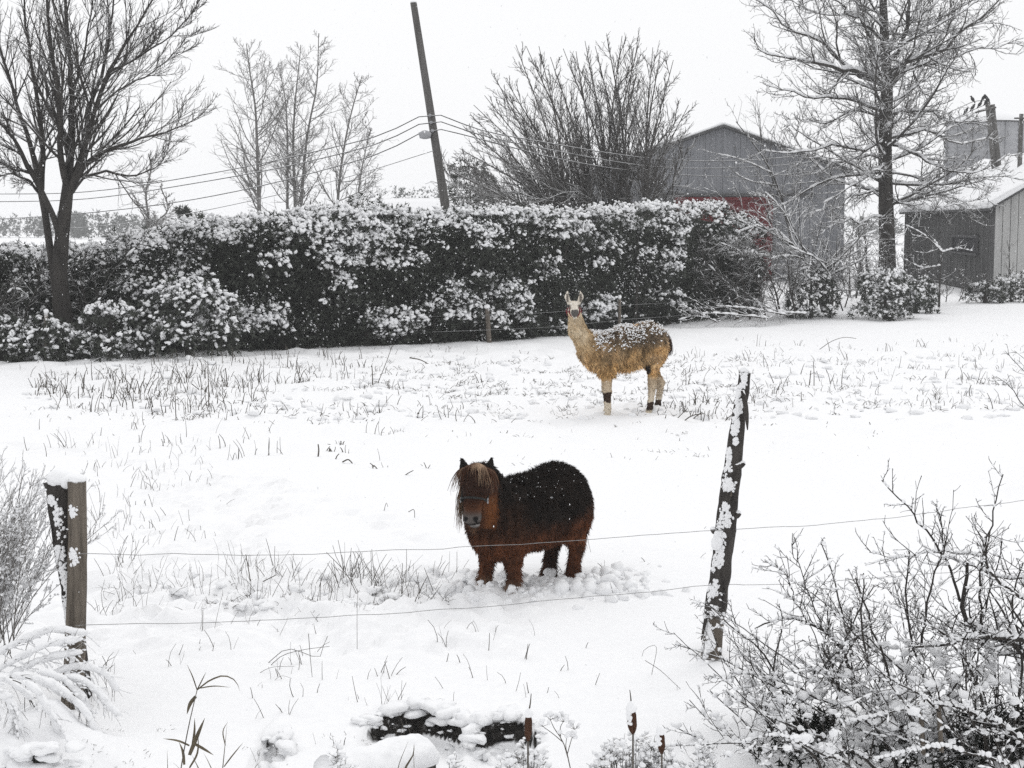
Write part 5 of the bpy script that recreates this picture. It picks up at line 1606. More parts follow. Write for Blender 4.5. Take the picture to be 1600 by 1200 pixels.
def llama():
    rng = np.random.default_rng(300)
    yaw = math.radians(180 + 25)
    t = animal_root('llama', 'tan woolly llama with snow on its back and red halter', 'llama', 1.75, 23.45, 0.0, yaw)
    hy = math.radians(66)
    f = np.array([math.cos(hy), math.sin(hy), 0]); l = np.array([-math.sin(hy), math.cos(hy), 0]); u = np.array([0, 0, 1.0])
    hp = np.array([.93, .05, 1.655])
    hd = lambda a, b, c: tuple(hp + f * a + l * b + u * c)
    P = [('e', (.02, 0, .975), (.50, .245, .275), 0, .0, .02), ('e', (-.38, 0, 1.05), (.33, .265, .32), 0, 0, .12), ('e', (.48, 0, .97), (.28, .235, .265), 0, 0, .12),
         ('e', (-.10, 0, 1.12), (.40, .20, .2), 0, .12, .1),
         ('c', (.64, .0, 1.02), (.85, .02, 1.30), .175, .120, .10), ('c', (.85, .02, 1.30), (.918, .04, 1.60), .118, .094, .06),
         ('e', hd(0, 0, 0), (.115, .098, .10), hy, 0, .05), ('c', hd(.06, 0, -.01), hd(.20, 0, -.055), .078, .052, .04), ('e', hd(.215, 0, -.075), (.05, .050, .048), hy, 0, .03),
         ('e', hd(.16, 0, -.115), (.06, .04, .026), hy, 0, .02), ('e', hd(.03, 0, -.075), (.09, .08, .05), hy, 0, .04)]
    for s in (-1, 1):
        P += [('c', hd(-.02, .072 * s, .07), hd(-.01, .108 * s, .16), .030, .034, .02), ('c', hd(-.01, .108 * s, .16), hd(-.005, .098 * s, .245), .033, .010, .02),
              ('c', hd(.027, .078 * s, .09), hd(.03, .108 * s, .19), .016, .014, -.012), ('e', hd(.262, .02 * s, -.062), (.014, .009, .012), hy, 0, -.01)]
    def fore(x, y):
        return [('e', (x + .02, y, .74), (.13, .09, .17), 0, 0, .06), ('c', (x + .02, y, .6), (x + .015, y, .36), .075, .058, .04), ('c', (x + .015, y, .36), (x - .005, y, .09), .052, .036, .03), ('c', (x - .005, y, .09), (x + .02, y, .01), .04, .046, .02), ('e', (x + .045, y, -.005), (.06, .04, .03), 0, 0, .02)]
    def hind(x, y, fx, fy):
        return [('e', (x, y, .88), (.17, .11, .22), 0, 0, .07), ('c', (x + .03, y, .74), (fx - .05, fy, .44), .095, .058, .05), ('c', (fx - .05, fy, .44), (fx - .01, fy, .10), .056, .038, .03), ('c', (fx - .01, fy, .10), (fx + .015, fy, .01), .042, .046, .02), ('e', (fx + .035, fy, -.005), (.06, .04, .03), 0, 0, .02)]
    P += fore(.36, .10) + fore(.28, -.10) + hind(-.42, .13, -.36, .10) + hind(-.50, -.12, -.62, -.10)
    V, Q = sdf_mesh(P, (-.86, -.42, -.06), (1.22, .46, 1.96), .0185)
    N = vnormals(V, Q)
    tan, ochre, grey, cream = (.44, .31, .175), (.53, .33, .14), (.23, .18, .135), (.66, .60, .50)
    def hc_(p):
        q = p - hp
        return q @ f, q @ l, q[:, 2]
    def colour(p, nn):
        x, y, z = p.T
        nz = fbm(x * 4, y * 4, z * 4, 3); n2 = fbm(x * 9, y * 9, z * 9 + 4, 2)
        c = mixc(tan, ochre, np.clip(.45 + .5 * nz + .4 * (1 - sstep(.65, .9, z)), 0, 1))
        c = mixc(c, grey, np.clip(.75 * sstep(.95, 1.2, z) + .35 * n2 * (z > .8), 0, .85) * (x < .6))
        c = mixc(c, grey, np.clip(.7 * (1 - sstep(.56, .68, z)) * (x < .28) * (x > -.25) + .25 * n2, 0, .8) * (z > .5) * (z < .75))
        c = c * (1 + .45 * fbm(x * 13, y * 13, z * 9, 3))[:, None].clip(.4, 1.7)
        neck = sstep(.62, .78, x + .35 * (z - 1.0)) * sstep(.88, 1.1, z)
        c = mixc(c, mixc((.54, .40, .235), (.66, .57, .43), np.clip(.4 + .9 * (x - .86) + .5 * nz + .9 * (z - 1.2), 0, 1)), neck)
        leg = 1 - sstep(.50, .60, z)
        c = mixc(c, mixc((.50, .41, .30), cream, 1 - sstep(.15, .5, z)), leg * .9)
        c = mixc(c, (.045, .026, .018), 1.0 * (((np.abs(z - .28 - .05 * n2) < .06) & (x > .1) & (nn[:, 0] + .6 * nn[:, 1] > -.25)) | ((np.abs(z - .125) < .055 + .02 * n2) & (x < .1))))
        c = mixc(c, (.025, .018, .014), 1.0 * (((x + .285) / .045) ** 2 + ((z - .66) / .10) ** 2 < 1 + .4 * nz))
        c = mixc(c, (.05, .026, .016), 1.0 * (x < -.665 + .02 * nz) * (z > .8))
        a, b, d = hc_(p)
        head = (d > -.16) & (x > .75) & (a > -.16) & ((d > -.06) | (a > .1))
        h = np.broadcast_to(np.array([.70, .65, .57]), p.shape).copy()
        h = mixc(h, (.07, .066, .065), ((a > .205) & (d < -.02)) * .95)
        h = mixc(h, (.07, .055, .045), ((d > .085) & (a > -.005) & (np.abs(np.abs(b) - .10) < .022) & (d < .2)) * .85)
        h = mixc(h, (.30, .26, .21), (d > .10) * (a < -.01) * .6)
        h = mixc(h, (.10, .08, .065), ((np.abs(d - .015) < .035) & (np.abs(np.abs(b) - .085) < .035) & (a > .02)) * .8)
        return np.where(head[:, None], h, c)
    MB().add(V, [Q], colour(V, N)).build('body', M['skin'], t, local=True)
    def length(p):
        x, y, z = p.T
        L = np.where(z > .62, .055, .018)
        L = np.where((z < .80) & (z > .60) & (x < .65) & (x > -.2), .085, L)
        L = np.where((z < .80) & (x < -.2), .028, L)
        L = np.where((x > .68) & (z > 1.0), .036, L)
        a, b, d = hc_(p)
        L = np.where((d > -.13) & (x > .75) & (a > -.14), .012, L)
        return L
    mb = MB()
    fur(mb, V, Q, N, rng, 38000, length, lambda p, nn: np.array([-.25, 0, -1.0])[None] + 0 * p, colour, .0068, keep=lambda p, nn: p[:, 2] > .0, spread_=.4, lift=.6, clump=.9)
    fur(mb, V, Q, N, rng, 9000, lambda p: np.minimum(length(p) * 1.25, .15), lambda p, nn: np.array([-.2, 0, -1.0])[None] + 0 * p, lambda p, nn: colour(p, nn) * (1 + .55 * vnoise(p[:, 0] * 31, p[:, 1] * 31, p[:, 2] * 31))[:, None].clip(.35, 1.8), .012,
        keep=lambda p, nn: (p[:, 2] > .62) & (p[:, 0] < .68), spread_=.35, lift=.6, clump=1.1)
    mb.build('wool', M['coat'], t, local=True, kind='stuff')
    # snow caught in the fleece of the back
    sn = MB()
    dens = np.clip((N[:, 2] - .02) * 1.3, 0, 1) * (V[:, 2] > .92) * (V[:, 0] < .66) * (V[:, 0] > -.66)
    dens = dens * (fbm(V[:, 0] * 7, V[:, 1] * 7, V[:, 2] * 7, 3) > -.15)
    q = rng.choice(len(V), 1500, p=dens / dens.sum())    # rests on the outer wool
    blobs(sn, V[q] + N[q] * .045 + rng.normal(0, .012, (1500, 3)), np.stack([rng.uniform(.006, .020, 1500), rng.uniform(.005, .014, 1500), rng.uniform(.004, .011, 1500)], 1), rng, ICO0, .35)
    sn.build('snow_flecks', M['snow'], t, local=True, kind='stuff')
    for s in (-1, 1):
        mb = MB(); blobs(mb, [hd(.062, .084 * s, .022)], np.array([[.026, .018, .024]]), rng, ICO2, 0, f[None]); mb.build('eye', M['eye'], t, local=True)
    red = mat_var('halter_red', (.10, .013, .02), (.17, .022, .03), 30, 0)
    th = np.linspace(0, 2 * math.pi, 30)
    fw = f * -.35 + u * .94
    def loop(c, ra, rb, tl, r=.010):
        d = f * math.cos(tl) + u * math.sin(tl)
        return np.array(c)[None] + np.cos(th)[:, None] * d * ra + np.sin(th)[:, None] * l * rb
    h = MB(); tubes(h, loop(hd(.125, 0, -.045), .098, .078, 1.95), np.full(30, .0095), 6); ho = h.build('halter', red, t, local=True)
    h = MB(); tubes(h, loop(hd(.02, 0, -.06), .125, .112, .9), np.full(30, .009), 6); h.build('throat_strap', red, ho, local=True)
    for s in (-1, 1):
        h = MB(); tubes(h, np.stack([hd(.13, .074 * s, -.06), hd(.07, .105 * s, -.06), hd(-.03, .118 * s, -.05)]), np.full(3, .009), 6); h.build('cheek_strap', red, ho, local=True)
    # tail lying against the rump
    m = 160
    out = np.zeros((m, 8, 3)); out[:, 0] = np.array([-.66, 0, 1.18]) + rng.normal(0, .02, (m, 3))
    cur = nrm(np.array([-1, .1, -.1])[None] + rng.normal(0, .15, (m, 3)))
    for s in range(1, 8):
        cur = nrm(cur + np.array([.12, 0, -.55]) + rng.normal(0, .1, (m, 3))); out[:, s] = out[:, s - 1] + cur * .045
    mb = MB(); tubes(mb, out, np.full((m, 8), .006) * np.linspace(1, .4, 8), 3); mb.c.append(np.tile(np.array([[.05, .028, .018]]), (m * 8 * 3, 1)) * rng.uniform(.6, 1.5, (m * 24, 1)))
    mb.build('tail', M['coat'], t, local=True, kind='stuff')

llama()

# ------------------------------------------------------------------ churned snow under the pony
def churned():
    rng = np.random.default_rng(400)
    c = np.array([.14, 12.22])
    mb = MB()
    n = 200
    a = rng.uniform(0, 2 * math.pi, n); r = np.abs(rng.normal(0, .36, n))
    p = np.stack([c[0] + r * np.cos(a) * 1.5, c[1] - .06 + r * np.sin(a) * .85], 1)
    extra = np.array([G(rng.uniform(640, 760), rng.uniform(890, 925))[:2] for _ in range(60)] + [G(rng.uniform(900, 1010), rng.uniform(895, 940))[:2] for _ in range(70)])
    p = np.concatenate([p, extra])
    n = len(p)
    s = .012 + .055 * rng.random(n) ** 2
    z = ground_z(p[:, 0], p[:, 1]) + s * rng.uniform(-.6, .35, n)
    blobs(mb, np.column_stack([p, z]), np.stack([s * 1.15, s, s * .95], 1), rng, ICO1, .3)
    q = [(.02, 11.97), (-.18, 12.18), (.37, 12.28), (.54, 12.40), (-.3, 12.15), (.25, 12.05), (.45, 12.2), (.6, 12.25)]
    mb2 = []
    for x, y in q:
        k = 10
        pp = np.stack([x + rng.normal(0, .09, k), y + rng.normal(0, .06, k) - .04], 1); ss = rng.uniform(.02, .055, k)
        blobs(mb, np.column_stack([pp, ground_z(pp[:, 0], pp[:, 1]) + ss * .2]), np.stack([ss * 1.2, ss, ss * .9], 1), rng, ICO1, .3)
    tag(mb.build('churned_snow', M['snow_soft']), 'lumps of churned snow around the pony hooves', 'snow', kind='stuff')

churned()

def lip_lumps():
    rng = np.random.default_rng(410)
    mb = MB()
    for lx, hw, ly, dp in LIPS:
        n = int(95 * hw / .36)
        x = lx + rng.uniform(-1.05, 1.05, n) * hw
        y = ly - .22 * ((x - lx) / hw) ** 2 + rng.normal(0, .03, n)
        low = rng.random(n) < .35
        y = np.where(low, y - rng.uniform(.04, .25, n), y)
        big = rng.random(n) < .35
        s = np.where(big, rng.uniform(.028, .055, n), rng.uniform(.006, .018, n))
        y = np.where(big & ~low, y + .03, y)
        blobs(mb, np.stack([x, y, ground_z(x, y) - s * .1], 1), np.stack([s * 1.8, s * 1.2, s * .62], 1), rng, ICO1, .38)
    tag(mb.build('snow_clods', M['snow_soft']), 'clods of snow along the broken ditch bank', 'snow', kind='stuff')

lip_lumps()

# ------------------------------------------------------------------ right foreground bush
def right_bush():
    rng = np.random.default_rng(500)
    t = thing('snowy_bush', 'large tangled bare bush heaped with snow, right foreground', 'bush', (2.6, 8.4, -.1))
    main = [([(1640, 1060), (1590, 1010), (1545, 990), (1512, 975), (1505, 930), (1512, 880)], [8.6, 8.5, 8.4, 8.35, 8.4, 8.4], .03),
            ([(1660, 1010), (1600, 1000), (1545, 992), (1500, 1002), (1430, 1010)], [8.3, 8.2, 8.2, 8.2, 8.2], .026),
            ([(1345, 1090), (1322, 1030), (1295, 990), (1262, 975), (1215, 968), (1180, 985)], [8.7, 8.7, 8.6, 8.6, 8.6, 8.6], .016),
            ([(1500, 1240), (1440, 1150), (1400, 1080), (1370, 1000), (1335, 900)], [8.2, 8.2, 8.2, 8.2, 8.2], .014),
            ([(1520, 1240), (1470, 1120), (1430, 1020), (1415, 930), (1420, 860)], [8.5, 8.5, 8.5, 8.5, 8.5], .014),
            ([(1500, 940), (1480, 880), (1440, 820), (1400, 775), (1378, 752)], [8.4, 8.4, 8.4, 8.4, 8.4], .010),
            ([(1540, 990), (1530, 900), (1550, 810), (1568, 742)], [8.4, 8.4, 8.4, 8.4], .010),
            ([(1440, 1010), (1450, 930), (1475, 850), (1466, 795)], [8.3, 8.3, 8.3, 8.3], .009),
            ([(1400, 1230), (1330, 1170), (1250, 1140), (1180, 1110), (1130, 1080)], [8.0, 8.0, 8.0, 8.0, 8.0], .014),
            ([(1420, 1240), (1350, 1120), (1280, 1090), (1210, 1060), (1140, 1050)], [8.3, 8.3, 8.3, 8.3, 8.3], .014),
            ([(1300, 1240), (1270, 1180), (1220, 1150), (1160, 1160)], [7.7, 7.7, 7.7, 7.7], .012),
            ([(1560, 1240), (1540, 1150), (1530, 1080), (1500, 1020), (1440, 960)], [8.1, 8.1, 8.1, 8.1, 8.1], .014),
            ([(1600, 1240), (1590, 1120), (1600, 1020), (1580, 940), (1600, 880)], [8.3, 8.3, 8.3, 8.3, 8.3], .014),
            ([(1640, 1200), (1560, 1130), (1480, 1100), (1400, 1110), (1320, 1130)], [7.8, 7.8, 7.8, 7.8, 7.8], .014),
            ([(1640, 1240), (1540, 1180), (1440, 1170), (1360, 1190)], [7.5, 7.5, 7.5, 7.5], .012),
            ([(1330, 1240), (1300, 1140), (1310, 1060), (1290, 1000), (1300, 950)], [8.5, 8.5, 8.5, 8.5, 8.5], .010),
            ([(1290, 990), (1265, 930), (1250, 890), (1235, 850)], [8.6, 8.6, 8.6, 8.6], .006),
            ([(1262, 976), (1240, 930), (1215, 885), (1195, 880)], [8.6, 8.6, 8.6, 8.6], .005),
            ([(1650, 900), (1600, 905), (1560, 900), (1480, 870)], [8.6, 8.5, 8.5, 8.5], .012),
            ([(1660, 960), (1610, 940), (1570, 915), (1540, 870), (1550, 830)], [8.1, 8.1, 8.1, 8.1, 8.1], .014),
            ([(1530, 870), (1460, 862), (1400, 872), (1360, 862)], [8.4, 8.4, 8.4, 8.4], .006)]
    P, R = limb_set([(p, y, r, r * .35) for p, y, r in main], 14)
    P[:, 1:] += rng.normal(0, .006, P[:, 1:].shape); R = R * .82
    bm = mat_bark('bush_bark', (.02, .018, .017), (.065, .058, .052), .55, .8, scale=30, patch=20, jitter=.5)
    for p, r in zip(P, R):
        mb = MB(); tubes(mb, p, r, 9); mb.build('limb', bm, t)
    # thicket: stems over the whole bush
    roots = []
    def thick(n, x0, x1, y0, y1, yd):
        px = rng.uniform(x0, x1, n); py = rng.uniform(y0, y1, n)
        return np.stack([W(a, b, rng.uniform(*yd)) for a, b in zip(px, py)])
    S = np.concatenate([thick(50, 1180, 1640, 1110, 1230, (7.6, 8.9)), thick(40, 1320, 1640, 1000, 1150, (7.9, 8.9)), thick(18, 1200, 1400, 1040, 1120, (8.2, 8.8))])
    m = len(S); n = 9
    Pt = np.zeros((m, n, 3)); Pt[:, 0] = S
    cur = nrm(np.stack([rng.normal(-.35, .6, m), rng.normal(0, .35, m), rng.uniform(.2, 1.0, m)], 1))
    ln = rng.uniform(.35, .8, m)
    for s in range(1, n):
        cur = nrm(cur + rng.normal(0, .10, cur.shape) + np.array([0, 0, .02])); Pt[:, s] = Pt[:, s - 1] + cur * (ln / (n - 1))[:, None]
    Rt = np.linspace(1, .45, n)[None] * rng.uniform(.0035, .0075, m)[:, None]
    P1, R1 = spread(rng, P, R, 12, .12, .97, 48, 14, .30, 8, up=.05, wander=.10, rr=.5, rmin=.0030, absL=1.0)
    P1b, R1b = spread(rng, Pt, Rt, 7, .12, .97, 50, 14, .42, 7, up=.04, wander=.10, rr=.6, rmin=.0024)
    allP = np.concatenate([P1[:, np.linspace(0, 7, 7).astype(int)], P1b]); allR = np.concatenate([R1[:, np.linspace(0, 7, 7).astype(int)], R1b])
    P2, R2 = spread(rng, allP, allR, 5, .12, .97, 52, 14, .42, 4, up=.03, wander=.12, rr=.75, rmin=.0023)
    tb = MB(); tubes(tb, Pt, Rt, 5); tubes(tb, P1, R1, 4); tubes(tb, P1b, R1b, 3); tubes(tb, P2, R2, 3)
    tb.build('twigs', bm, t, kind='stuff')
    sn = MB()
    hi = lambda A: A[:, :, 2].max(1) < .95
    def fine(A, B, k):
        n = A.shape[1]; u = np.linspace(0, n - 1, k); i = np.minimum(u.astype(int), n - 2); w = u - i
        return A[:, i] * (1 - w)[None, :, None] + A[:, i + 1] * w[None, :, None], B[:, i] * (1 - w)[None] + B[:, i + 1] * w[None]
    snow_on(sn, *fine(P, R, 40), rng, .75, .8, .85, ICO1)
    snow_on(sn, *fine(Pt, Rt, 24), rng, .5, .7, .85, ICO0)
    snow_on(sn, P1, R1, rng, .40, .55, .85, ICO0)
    snow_on(sn, P1b, R1b, rng, .48, .55, .85, ICO0)
    snow_on(sn, P2, R2, rng, .26, .45, .85, OCT)
    # pillows where twigs cross in the thick of the bush
    k = rng.integers(0, len(P1b), 750)
    q = P1b[k, rng.integers(0, 7, 750)]
    q = q[(q[:, 2] < .55 - .22 * (2.2 - q[:, 0]).clip(0, 2))]
    s = rng.uniform(.010, .030, len(q))
    blobs(sn, q + np.array([0, 0, .008]), np.stack([s * 1.3, s * 1.1, s * .85], 1), rng, ICO1, .35)
    sn.build('snow', M['snow'], t, kind='stuff')
    dk = MB()  # near-black sprays added to stand for the shaded cavities low in the bush
    for x0, x1, y0, y1, yd, k in ((1210, 1300, 1115, 1150, 8.35, 60), (1490, 1620, 1110, 1165, 8.2, 90), (1180, 1640, 1160, 1210, 8.1, 120)):
        q = np.stack([W(rng.uniform(x0, x1), rng.uniform(y0, y1), yd + rng.uniform(0, .3)) for _ in range(k)])
        sprays(dk, np.repeat(q, 7, 0) + rng.normal(0, .03, (k * 7, 3)), rng.normal(size=(k * 7, 3)), rng, .06, .1)
    dk.build('cavity_shade', M['cedar_core'], t, kind='stuff')
    # stubs
    for px, py0, py1 in ((1438, 1098, 1140), (1466, 1100, 1135)):
        mb = MB(); rough_post(mb, resample(PL([(px + 5, py1 + 40), (px, py0)], 7.9), 8), np.full(8, .013), 10, .1, 2)
        mb.build('broken_stub', M['wood_post'], t)

right_bush()

# ------------------------------------------------------------------ left foreground plants
def left_bush():
    rng = np.random.default_rng(520)
    t = thing('twiggy_bush', 'fine upright twiggy bush dusted with snow at left edge', 'bush', (-3.1, 9.3, 0))
    m = 85; n = 10
    S = np.stack([W(rng.uniform(-110, 22), rng.uniform(985, 1030), rng.uniform(8.9, 9.7)) for _ in range(m)])
    P = np.zeros((m, n, 3)); P[:, 0] = S
    cur = nrm(np.stack([rng.normal(.12, .25, m), rng.normal(0, .2, m), np.ones(m)], 1))
    ln = rng.uniform(.55, 1.12, m)
    for s in range(1, n):
        cur = nrm(cur + rng.normal(0, .05, cur.shape) + np.array([.025, 0, 0])); P[:, s] = P[:, s - 1] + cur * (ln / (n - 1))[:, None]
    R = np.linspace(1, .4, n)[None] * rng.uniform(.0022, .0042, m)[:, None]
    P1, R1 = spread(rng, P, R, 9, .2, .97, 28, 10, .36, 7, up=.06, wander=.06, rr=.6, rmin=.0022)
    P2, R2 = spread(rng, P1, R1, 4, .2, .97, 30, 12, .4, 5, up=.05, wander=.08, rr=.7, rmin=.0017)
    mat = mat_bark('left_bush_bark', (.09, .083, .076), (.21, .195, .18), .1, .5, scale=30, patch=20, jitter=.4)
    mb = MB(); tubes(mb, P, R, 4); tubes(mb, P1, R1, 3); tubes(mb, P2[:, ::2], R2[:, ::2], 3); mb.build('twigs', mat, t, kind='stuff')
    sn = MB()
    snow_on(sn, P1, R1, rng, .8, .7, 1.0, OCT); snow_on(sn, P2, R2, rng, .8, .7, 1.0, OCT)
    k = rng.integers(0, len(P2), 1500); q = P2[k, rng.integers(0, 5, 1500)]; q = q[q[:, 2] < .75]
    blobs(sn, q, rng.uniform(.005, .016, len(q)), rng, OCT, .3)
    sn.build('snow', M['snow'], t, kind='stuff')

left_bush()

def snowy_fronds():
    rng = np.random.default_rng(530)
    t = thing('drooping_grass', 'snow weighted stems arching over the foot of left post', 'grass clump', (-2.6, 8.2, -.1))
    arcs = [([(-60, 1060), (30, 1005), (90, 985), (135, 992)], 8.6, .006), ([(-50, 1075), (40, 1025), (90, 1005), (128, 1000)], 8.5, .005), ([(10, 1060), (60, 1035), (100, 1025), (122, 1022)], 8.5, .004),
            ([(-40, 1075), (20, 1058), (60, 1065), (110, 1095), (150, 1140), (185, 1195)], 8.3, .006), ([(-40, 1070), (0, 1062), (40, 1085), (70, 1140), (90, 1210)], 8.1, .006), ([(40, 1058), (80, 1070), (130, 1110), (160, 1165)], 8.2, .005),
            ([(70, 1060), (110, 1045), (140, 1045), (170, 1060), (182, 1078)], 8.5, .003), ([(75, 1066), (120, 1062), (150, 1080), (175, 1110), (182, 1115)], 8.4, .003), ([(-30, 1090), (10, 1090), (30, 1130), (42, 1200)], 7.9, .006),
            ([(20, 1062), (50, 1075), (75, 1110), (100, 1160), (112, 1220)], 8.0, .005), ([(-60, 1100), (-10, 1080), (15, 1100), (20, 1160)], 7.9, .005), ([(60, 1050), (95, 1062), (125, 1088), (142, 1120)], 8.35, .004)]
    P, R = limb_set([(p, y, r, r * .5) for p, y, r in arcs], 16)
    mat = mat_bark('frond_stem', (.03, .027, .023), (.10, .088, .072), .3, .6, scale=30, patch=15, jitter=.5)
    for p, r in zip(P, R):
        mb = MB(); tubes(mb, p, r, 6); mb.build('stem', mat, t)
    P1, R1 = spread(rng, P, R, 26, .25, .98, 42, 12, .12, 5, up=-.12, wander=.08, rr=.6, rmin=.0016, absL=1.0, tipshort=.3)
    mb = MB(); tubes(mb, P1, R1, 3); mb.build('side_twigs', mat, t, kind='stuff')
    sn = MB()
    for p in P:
        k = 46; i = rng.uniform(.12, .98, k) * 15; a = i.astype(int).clip(0, 14); w = (i - a)[:, None]
        c = p[a] * (1 - w) + p[a + 1] * w
        s = rng.uniform(.010, .027, k)
        blobs(sn, c + np.array([0, 0, .01]), np.stack([s * 2.0, s * 1.0, s * .8], 1), rng, ICO1, .25, p[a + 1] - p[a])
    snow_on(sn, P1, R1, rng, .75, .5, 1.0, ICO0)
    sn.build('snow', M['snow'], t, kind='stuff')
    # mound of snow over old growth in the corner
    t = thing('snow_mound', 'lumpy snow over dark undergrowth in the bottom left corner', 'snow', (-2.6, 8.0, -.2))
    mb = MB(); dk = MB()
    q = np.stack([W(rng.uniform(-10, 130), rng.uniform(1165, 1215), rng.uniform(7.65, 7.8)) for _ in range(26)])
    sz = rng.uniform(.02, .06, 26)
    blobs(mb, q, np.stack([sz * 1.5, sz * 1.2, sz * .6], 1), rng, ICO2, .3)
    mb.build('snow', M['snow_soft'], t)
    q = np.stack([W(rng.uniform(25, 85), rng.uniform(1186, 1225), rng.uniform(7.72, 7.85)) for _ in range(26)])
    blobs(dk, q, rng.uniform(.02, .045, 26), rng, ICO1, .35)
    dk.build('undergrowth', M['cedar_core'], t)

snowy_fronds()

# ------------------------------------------------------------------ ditch plants and log
M['cattail'] = mat_var('cattail_brown', (.035, .017, .010), (.075, .036, .022), 90, .6, .004)
M['reed'] = mat_var('reed_leaf', (.07, .058, .04), (.20, .17, .12), 12, .1, .002, stretch=(1, 1, .1))

def cattail(label, px, y_spike, y_top, y_bot, wpx, Y, lean, seed):
    rng = np.random.default_rng(seed)
    b = W(px + lean, y_bot, Y); tp = W(px, y_top, Y); sp = W(px + (4 if y_spike < y_top - 5 else 0) * (1 if px < 900 else -.5), y_spike, Y)
    root = np.array([b[0] + lean * .002, Y, -.55])
    t = thing('cattail', label, 'cattail', root, 'cattails in the ditch')
    mb = MB(); tubes(mb, resample(np.stack([root, b]), 6), np.full(6, .0045), 7); mb.build('stem', M['stalk'], t)
    r = wpx / 2 * Y / FPX
    P = resample(np.stack([b, tp]), 14)
    s = np.linspace(0, 1, 14)
    mb = MB(); rough_post(mb, P, r * np.clip(np.sqrt(np.sin(np.pi * np.clip(s, .02, .98))) * 1.1, .2, 1), 16, .05, seed); mb.build('seed_head', M['cattail'], t)
    mb = MB(); tubes(mb, resample(np.stack([tp, (tp + sp) / 2 + (.002, 0, 0), sp]), 6), np.linspace(.0045, .0018, 6), 6); mb.build('spike', M['stalk'], t)
    mb = MB(); q = tp - (tp - b) * .08
    blobs(mb, [q + (0, 0, .004), q + (-.003, -.003, .012)], np.array([[r * 1.12, r * 1.12, r * 1.2], [r * .8, r * .8, r * 1.1]]), rng, ICO2, .08)
    if px > 900:
        k = 22; tt = rng.uniform(.35, .95, k)[:, None]; a = rng.uniform(-2.9, -1.9, k)
        blobs(mb, b + (tp - b) * tt + np.stack([np.cos(a), np.sin(a), 0 * a], 1) * r * .95, rng.uniform(.004, .010, k), rng, ICO1, .25)
    mb.build('snow_cap', M['snow'], t)

cattail('leftmost cattail with smooth brown head and long thin spike', 826, 1084, 1113, 1158, 12.5, 7.0, -1, 601)
cattail('middle cattail with thick snow cap over its brown head', 986, 1078, 1104, 1147, 15.5, 7.0, 3, 602)
cattail('rightmost and lowest cattail, short snowy head without long spike', 1032, 1136, 1140, 1178, 12.5, 6.95, 2, 603)

def snow_log():
    rng = np.random.default_rng(610)
    Y = 8.35
    a, b = W(520, 1222, 7.75), W(664, 1180, 8.3)
    t = thing('log', 'cut log under a thick rounded blanket of snow at ditch', 'log', ((a + b) / 2) * np.array([1, 1, 0]) + np.array([0, 0, -.3]))
    b = b + np.array([0, 0, -.055]); a = a + np.array([0, 0, -.055])
    P = resample(np.stack([a, b]), 24)
    mb = MB(); rough_post(mb, P, np.full(24, .085), 24, .07, 3, cap=False); mb.build('bark', M['bark_post'], t)
    d = nrm(b - a)
    n1 = nrm(np.cross(d, [0, 0, 1.0])); n2 = np.cross(n1, d)
    mb = MB(); th = np.linspace(0, 2 * math.pi, 24, endpoint=False)
    v = [b + d * .004]
    for r in (.03, .055, .082):
        v += [b + d * (.004 - (.004 if r > .08 else 0)) + (n1 * math.cos(x) + n2 * math.sin(x)) * r for x in th]
    i = np.arange(24); j = (i + 1) % 24
    MB().add(np.array(v), [np.stack([np.zeros(24, int), 1 + i, 1 + j], 1), np.stack([1 + i, 25 + i, 25 + j, 1 + j], 1), np.stack([25 + i, 49 + i, 49 + j, 25 + j], 1)]).build('cut_end', M['wood_post'], t)
    # blanket: half-round sheet, drooping over both sides and the end
    nu, nv = 60, 30
    u = np.linspace(-.02, 1.06, nu); w = np.linspace(-1.35, 1.35, nv)
    U, Wv = np.meshgrid(u, w, indexing='ij')
    Lg = np.linalg.norm(b - a)
    C = a[None, None] + (b - a) * np.minimum(U, 1.03)[..., None]
    end = sstep(.88, 1.06, U)
    th_ = .045 + .055 * np.cos(Wv * .9) * (1 - end * .75) + .012 * fbm(U * 9, Wv * 2.5, 4, 3)
    r = .088 + th_ * (1 - sstep(1.0, 1.35, np.abs(Wv)) * .9)
    V = C + (n1 * np.sin(Wv)[..., None] + n2 * np.cos(Wv)[..., None]) * (r * (1 - .25 * end ** 2))[..., None]
    V2 = C + (n1 * np.sin(Wv)[..., None] + n2 * np.cos(Wv)[..., None]) * .082
    V = np.concatenate([V.reshape(-1, 3), V2.reshape(-1, 3)])
    ii = np.arange(nu * nv).reshape(nu, nv)
    q = np.stack([ii[:-1, :-1], ii[1:, :-1], ii[1:, 1:], ii[:-1, 1:]], -1).reshape(-1, 4)
    edge = np.concatenate([ii[0], ii[1:, -1], ii[-1, ::-1][1:], ii[::-1, 0][1:-1]]); e2 = np.roll(edge, -1); N = nu * nv
    MB().add(V, [q, q[:, ::-1] + N, np.stack([edge, edge + N, e2 + N, e2], 1)]).build('snow_blanket', M['snow_soft'], t)

snow_log()

def blade(mb, P, w, roll=0.0):
    """flat tapering leaf along P"""
    P = np.asarray(P, float); n = len(P)
    T = nrm(np.gradient(P, axis=0))
    s = nrm(np.cross(T, np.array([math.sin(roll), -math.cos(roll), .2])))
    k = w * np.clip(np.sin(np.linspace(.25, 1, n) * math.pi) ** .8, .05, 1)[:, None]
    b = np.cross(T, s) * .15
    v = np.concatenate([P - s * k, P + b * k, P + s * k])
    i = np.arange(n - 1)
    mb.add(v, [np.stack([i, i + n, i + n + 1, i + 1], 1), np.stack([i + n, i + 2 * n, i + 2 * n + 1, i + n + 1], 1)])

